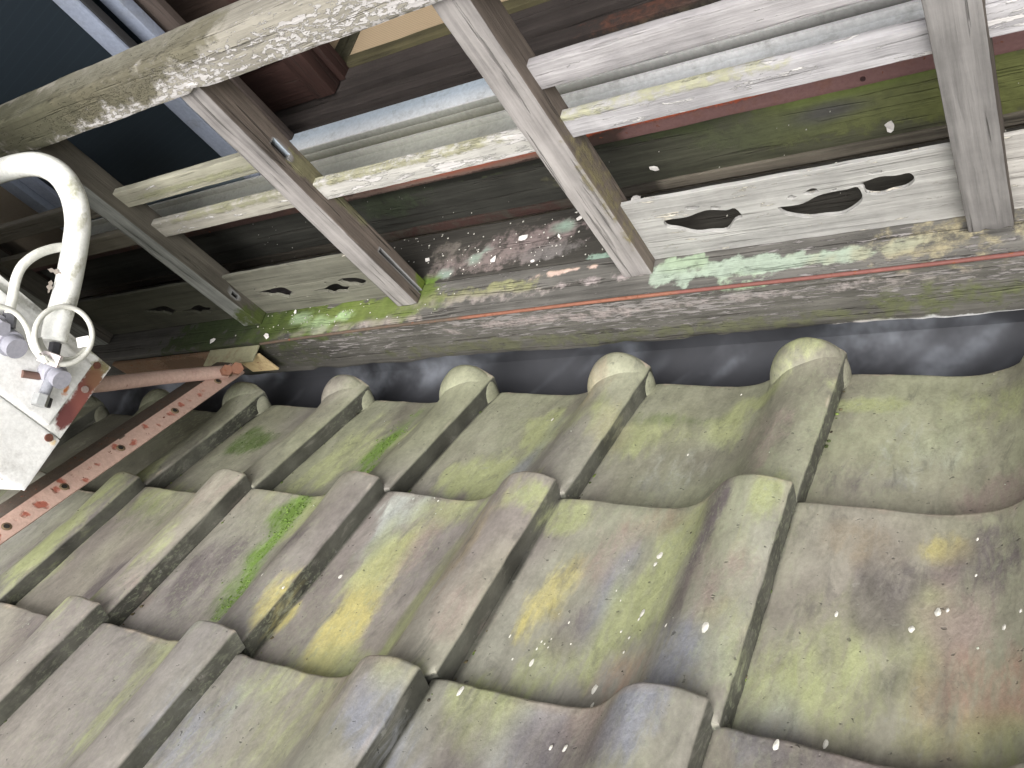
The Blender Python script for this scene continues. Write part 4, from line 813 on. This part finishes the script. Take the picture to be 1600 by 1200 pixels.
def bar(name, A, B, wd, ht, mat, up=(0, 0, 1), parent=None, base=(.5, .5, .5), holes=(), **kw):
    """an angle section from A to B: a wide face and a flange behind its edge"""
    A = Vector(A); B = Vector(B); d = (B-A); Ln = d.length; d.normalize(); u = Vector(up); u = (u-d*u.dot(d)).normalized(); s = d.cross(u)
    M = Matrix((( d.x, s.x, u.x, A.x), (d.y, s.y, u.y, A.y), (d.z, s.z, u.z, A.z), (0, 0, 0, 1)))
    me = grid_mesh(name, (0, -wd/2, -ht), (Ln, wd/2, 0), (.006, .004, ht), .0004, 3, 0)
    me.transform(M); paint(me, base, **kw); o = link(name, me, mat, parent)
    return o, M, Ln
A = D(372, 574, 1.60); B = D(0, 830, 1.15); E_ = A+(B-A)*1.28
toc = -(A+B)/2; toc = toc/np.linalg.norm(toc)
up = toc*.85+np.array([0, -.2, .5])
pk = S(198, 168, 154)
st_blobs = [(tuple(A+(B-A)*t+np.random.RandomState(int(t*999)).uniform(-.008, .008, 3)), (.0065, .0065, .0065), S(156, 92, 76), .8) for t in np.linspace(.2, 1.1, 30)]
st, M, Ln = bar('strut', A, E_, .030, .003, M_pink, up, br, base=lambda co: pk*(1-.25*np.clip(((co-B)@(A-B))/((A-B)@(A-B)), 0, 1))[:, None], blobs=st_blobs, flake=.16, jitter=.1, wob=.6, freq=90)
fl = grid_mesh('strut_flange', (0, .0125, -.030), (Ln, .0152, -.0005), (.01, .003, .006), .0004, 4); q = cos(fl); q[:, 1] += -q[:, 2]*.85; q[:, 2] *= .6; setcos(fl, q); fl.transform(M); paint(fl, S(84, 74, 66), flake=.2); link('flange', fl, M_rust, st)
for t in (.055, .115, .335, .575, .79, .98, 1.16):
    for off in ((0,) if t > .1 else (0,)):
        x = Ln*t/1.28
        hm = tube_mesh('hole', [(x, off, .0004), (x, off, .0012)], .0038, 18, True, 1); hm.transform(M); paint(hm, (.02, .018, .015)); link('bolt_hole', hm, M_black, st)
        rm = bpy.data.meshes.new('r'); b2 = bmesh.new()
        vs1 = [b2.verts.new((x+.0040*math.cos(a), off+.0040*math.sin(a), .0016)) for a in np.linspace(0, 2*math.pi, 19)[:-1]]; vs2 = [b2.verts.new((x+.0066*math.cos(a), off+.0066*math.sin(a), .0004)) for a in np.linspace(0, 2*math.pi, 19)[:-1]]
        for k in range(18): b2.faces.new((vs1[k], vs2[k], vs2[(k+1) % 18], vs1[(k+1) % 18]))
        b2.to_mesh(rm); b2.free(); rm.transform(M); paint(rm, S(112, 96, 74)); link('hole_rim', rm, M_rust, st)
tube('tube_arm', LP((352, 581, 1.57), (250, 590, 1.45), (165, 600, 1.34), (20, 612, 1.22)), .0118, M_pink, br, 16, 2, base=S(192, 164, 152), flake=.08, jitter=.1)
for u, v, d, r in ((368, 577, 1.555, .011), (352, 580, 1.55, .010)):
    p = D(u, v, d); q = D(u+3, v-2, d-.014)
    me = tube_mesh('bolt', [tuple(p), tuple(q)], r, 6, True, 1); paint(me, S(120, 84, 66), flake=.3); link('bolt', me, M_rust, br)

# the outdoor unit of an air conditioner, tilted a little on its bracket: side panel faces +X
B0 = np.array([-1.189, .445, -.608]); TL = R_(-8.3)
EB = np.array([0, math.cos(TL), math.sin(TL)]); EC = np.array([0, -math.sin(TL), math.cos(TL)])
MU = Matrix(((1, 0, 0, B0[0]), (0, EB[1], EC[1], B0[1]), (0, EB[2], EC[2], B0[2]), (0, 0, 0, 1)))
def LOC(x, b, c): return tuple(B0+np.array([x, 0, 0])+EB*b+EC*c)
def PU(u, v, off=0.):          # a point on the side panel, or that far off it
    r_ = D(u, v, 1.); return r_*((B0[0]+off)/r_[0])
un = empty('outdoor_unit', tuple(B0), 'white air conditioner outdoor unit with grey valves and a rusty lower edge', 'air conditioner')
DP, HU, WU = .213, .52, .74          # depth, height, width
def rbox(name, x0, x1, b0, b1, c0, c1, r, mat, base, blobs=(), flake=0., step=.006, par=un, **kw):
    me = grid_mesh(name, (x0, b0, c0), (x1, b1, c1), step, .0003, 3, r); me.transform(MU); paint(me, base, blobs, flake, **kw); return link(name, me, mat, par)
WH = S(238, 238, 235)
L3 = lambda b, c, x=0: LOC(x, b, c)
rbox('body', -WU, -.002, -DP, 0, .0, HU, .006, M_white, WH, step=(.05, .012, .012))
sp = rbox('side_panel', -.0015, .0012, -.128, -.001, .0008, HU-.01, .0008, M_white, WH,
     [(L3(-.006, .010), (.02, .012, .012), S(128, 120, 88), .75), (L3(-.016, .024), (.02, .008, .006), S(150, 146, 96), .6), (L3(-.004, .05), (.02, .004, .05), S(150, 150, 132), .6), (L3(-.006, .14), (.02, .006, .08), S(150, 150, 142), .6), (L3(-.02, .19), (.02, .02, .05), S(170, 170, 164), .5),
      (L3(-.062, .012), (.02, .040, .0135), S(130, 78, 70), 1.), (L3(-.030, .012), (.02, .016, .011), S(126, 92, 70), .9), (L3(-.10, .013), (.02, .020, .013), S(104, 60, 58), 1.), (L3(-.085, .05), (.02, .012, .006), S(190, 110, 70), .5)], 0, (.002, .004, .004), wob=.22, freq=50)
rbox('valve_cover', .0014, .0050, -.124, -.018, .0268, .205, .0014, M_white, S(240, 240, 238), [(L3(-.07, .036, .004), (.02, .012, .005), S(196, 120, 66), .7), (L3(-.03, .07, .004), (.02, .006, .03), S(184, 184, 180), .4)], 0, .005)
rbox('front_side_panel', -.0015, .0022, -DP+.001, -.130, .0, HU-.01, .003, M_white, S(240, 240, 238), [(L3(-.138, .008, .002), (.02, .008, .008), S(226, 200, 150), .6)], 0, .006)
rbox('front_panel', -WU+.004, -.004, -DP-.004, -DP+.002, .030, HU-.02, .002, M_white, S(240, 240, 238), step=(.05, .01, .03))
rbox('top_cover', -WU-.004, .004, -DP-.006, .006, HU, HU+.012, .004, M_white, WH, step=(.05, .02, .01))
gr_ = []
for k in range(1, 11):
    pts = [LOC(-WU*.56+.019*k*math.cos(a), -DP-.010-.004*math.cos(k/11*1.5), HU*.52+.019*k*math.sin(a)) for a in np.linspace(0, 2*math.pi, 41)]
    tube('grille_ring', pts, .0015, M_white, un, 6, 1, base=WH)
for b, c, x, rr in ((-.013, .020, .0013, .0052), (-.137, .016, .0023, .0056), (-.052, .014, .0013, .0050), (-.072, .200, .0052, .0052)):
    me = tube_mesh('screw', [LOC(x, b, c), LOC(x+.003, b, c)], rr, 16, True, 1); paint(me, S(104, 66, 54) if b != -.052 else S(150, 134, 128), flake=.3); link('screw', me, M_rust, un)
for k, (u, v, r1) in enumerate(((84, 585, .0165), (14, 536, .0175), (-8, 505, .013))):
    p0 = PU(u-8, v-7, .004); p1 = PU(u+13, v+9, .034); p1 = p0+(p1-p0)*1.0
    me = tube_mesh('valve_body', [tuple(p0), tuple(p0+(p1-p0)*.55)], r1, 24, True, 1); paint(me, S(170, 170, 180)); vb = link('valve_body', me, M_plastic, un)
    me = tube_mesh('valve_cap', [tuple(p0+(p1-p0)*.5), tuple(p1)], r1*.80, 6 if k == 2 else 24, True, 1); paint(me, S(152, 152, 162)); link('cap', me, M_plastic, vb)
def vpart(name, uvs, off, r_, mat, base, seg=14):
    pts = [tuple(PU(u, v, off)) for u, v in uvs]; return tube(name, pts, r_, mat, un, seg, 3, base=base)
vpart('valve_stem', [(80, 590), (73, 606), (67, 622)], .018, .0072, M_plastic, S(146, 148, 156))
vpart('valve_nut', [(66, 617), (60, 634)], .019, .0105, M_plastic, S(158, 160, 160), 6)
vpart('seal', [(76, 622), (72, 636)], .017, .0055, M_black, (.02, .02, .02), 6)
vpart('pipe_nut', [(87, 536), (84, 552), (80, 566)], .031, .0078, M_black, (.035, .035, .04), 6)
vpart('pipe_nut', [(16, 488), (13, 512)], .020, .0085, M_black, (.16, .16, .18), 6)
vpart('stop_lug', [(34, 584), (62, 588)], .006, .0052, M_rust, S(112, 88, 80), 10)

pp = [(-2.3, .645, -.385), (-1.7, .642, -.380), (-1.45, .640, -.378), (-1.30, .640, -.376), (-1.225, .640, -.379), (-1.185, .638, -.388), (-1.162, .630, -.407), (-1.154, .612, -.431), (-1.153, .585, -.452), (-1.153, .556, -.464), (-1.153, .516, -.477), (-1.153, .480, -.487), (-1.154, .445, -.495), (-1.155, .421, -.503)]
pm = lambda co: np.tile(S(228, 229, 224), (len(co), 1))
gb = [((x, .629, -.394), (.06, .016, .010), S(128, 128, 116), .8) for x in (-1.24, -1.32, -1.4, -1.5)]+[((-1.137, .47, -.49), (.008, .024, .014), S(146, 145, 134), .6), ((-1.137, .52, -.475), (.006, .03, .008), S(166, 165, 150), .6), ((-1.137, .58, -.45), (.006, .02, .008), S(166, 165, 150), .6), ((-1.14, .615, -.42), (.006, .02, .02), S(160, 160, 140), .6), ((-1.153, .43, -.51), (.02, .008, .01), S(140, 138, 120), .6)]
tag(tube('bent_pipe', pp, lambda t: .0168 if t < .99 else .0150, M_white, None, 28, 10, base=pm, blobs=gb, flake=0, freq=60),
    'thick white taped pipe bending down onto the valves of the outdoor unit', 'pipe')
def PL(l): return [tuple(PU(u, v, o)) for u, v, o in l]
RO = .056
c1 = [(99+45*math.cos(a), 524+45*math.sin(a), RO+.004*math.sin(a*1.1)) for a in np.linspace(2.5, 2.5+6.1, 26)]+[(72, 566, RO), (52, 544, .05), (40, 508, .046), (18, 485, .043), (-20, 478, .04), (-60, 500, .035)]
cb = S(212, 212, 204)
tag(tube('control_cable', PL(c1), .0037, M_white, None, 10, 5, base=cb), 'pale electric cable coiled in a ring in front of the end of the white pipe', 'cable')
c2 = [(101+40*math.cos(a), 522+40*math.sin(a), RO-.009) for a in np.linspace(.1, 3.0, 16)]
tag(tube('control_cable', PL(c2), .0034, M_white, None, 10, 5, base=S(196, 196, 186)), 'short inner turn of pale cable lying inside the coiled ring', 'cable')
c3 = [(104, 386, .030), (84, 388, .03), (58, 397, .03), (36, 414, .028), (25, 436, .026), (20, 462, .024), (15, 490, .022)]
tag(tube('thin_pipe', PL(c3), .0064, M_white, None, 14, 5, base=lambda co: np.where(co[:, 2:] > -.455, S(220, 220, 212), S(158, 176, 168))),
    'short thin white pipe arching from the thick bent pipe down to the left valve', 'pipe')
def quad_card(name, uv, w_, h_, th, off, rot, mat, base):
    c = PU(*uv, off); me = grid_mesh(name, (-w_/2, -h_/2, 0), (w_/2, h_/2, th), .002, .0004, 5)
    a1 = np.array(CR).T@np.array([math.cos(rot), math.sin(rot), 0]); a2 = np.array(CR).T@np.array([-math.sin(rot), math.cos(rot), 0]); a3 = np.cross(a1, a2)
    me.transform(Matrix(((a1[0], a2[0], a3[0], c[0]), (a1[1], a2[1], a3[1], c[1]), (a1[2], a2[2], a3[2], c[2]), (0, 0, 0, 1)))); paint(me, base); return link(name, me, mat)
tag(quad_card('cable_tag', (130, 534), .017, .014, .0012, RO-.003, -.2, M_white, S(240, 240, 238)), 'small blank white tag clipped onto the coiled cable ring', 'cable tag')
tag(quad_card('cable_tape', (76, 560), .028, .016, .008, RO-.002, .35, M_white, S(222, 212, 212)), 'pinkish white tape binding the cable ring above the valve cap', 'tape')
for k, (u, v, a, lab) in enumerate(((86, 424, .3, 'round scrap of dry leaf stuck to the left of the bent pipe'), (78, 447, 1.9, 'pointed dry leaf hanging at the left of the pipe, below a round scrap'), (136, 350, 1.4, 'long peeling flake curling off the right side of the white pipe'))):
    me = grid_mesh('dry_leaf', (-.009, -.003, -.0004), (.009, .003, .0004), .0010, 0, 1); q = cos(me); q[:, 1] *= np.clip(1-(q[:, 0]/.0092)**2, .15, 1)*(1+.4*np.sin(q[:, 0]*900)); q[:, 2] += 25*q[:, 0]**2; setcos(me, q)
    c = PU(u, v, .036); a1 = np.array(CR).T@np.array([math.cos(a), math.sin(a), .2]); a1 /= np.linalg.norm(a1); a2 = np.cross(-c/np.linalg.norm(c), a1); a2 /= np.linalg.norm(a2); a3 = np.cross(a1, a2)
    me.transform(Matrix(((a1[0], a2[0], a3[0], c[0]), (a1[1], a2[1], a3[1], c[1]), (a1[2], a2[2], a3[2], c[2]), (0, 0, 0, 1)))); paint(me, S(128, 120, 112) if k < 2 else S(200, 200, 186))
    tag(link('dry_leaf' if k < 2 else 'paint_peel', me, M_chip), lab, 'leaf' if k < 2 else 'paint flake')
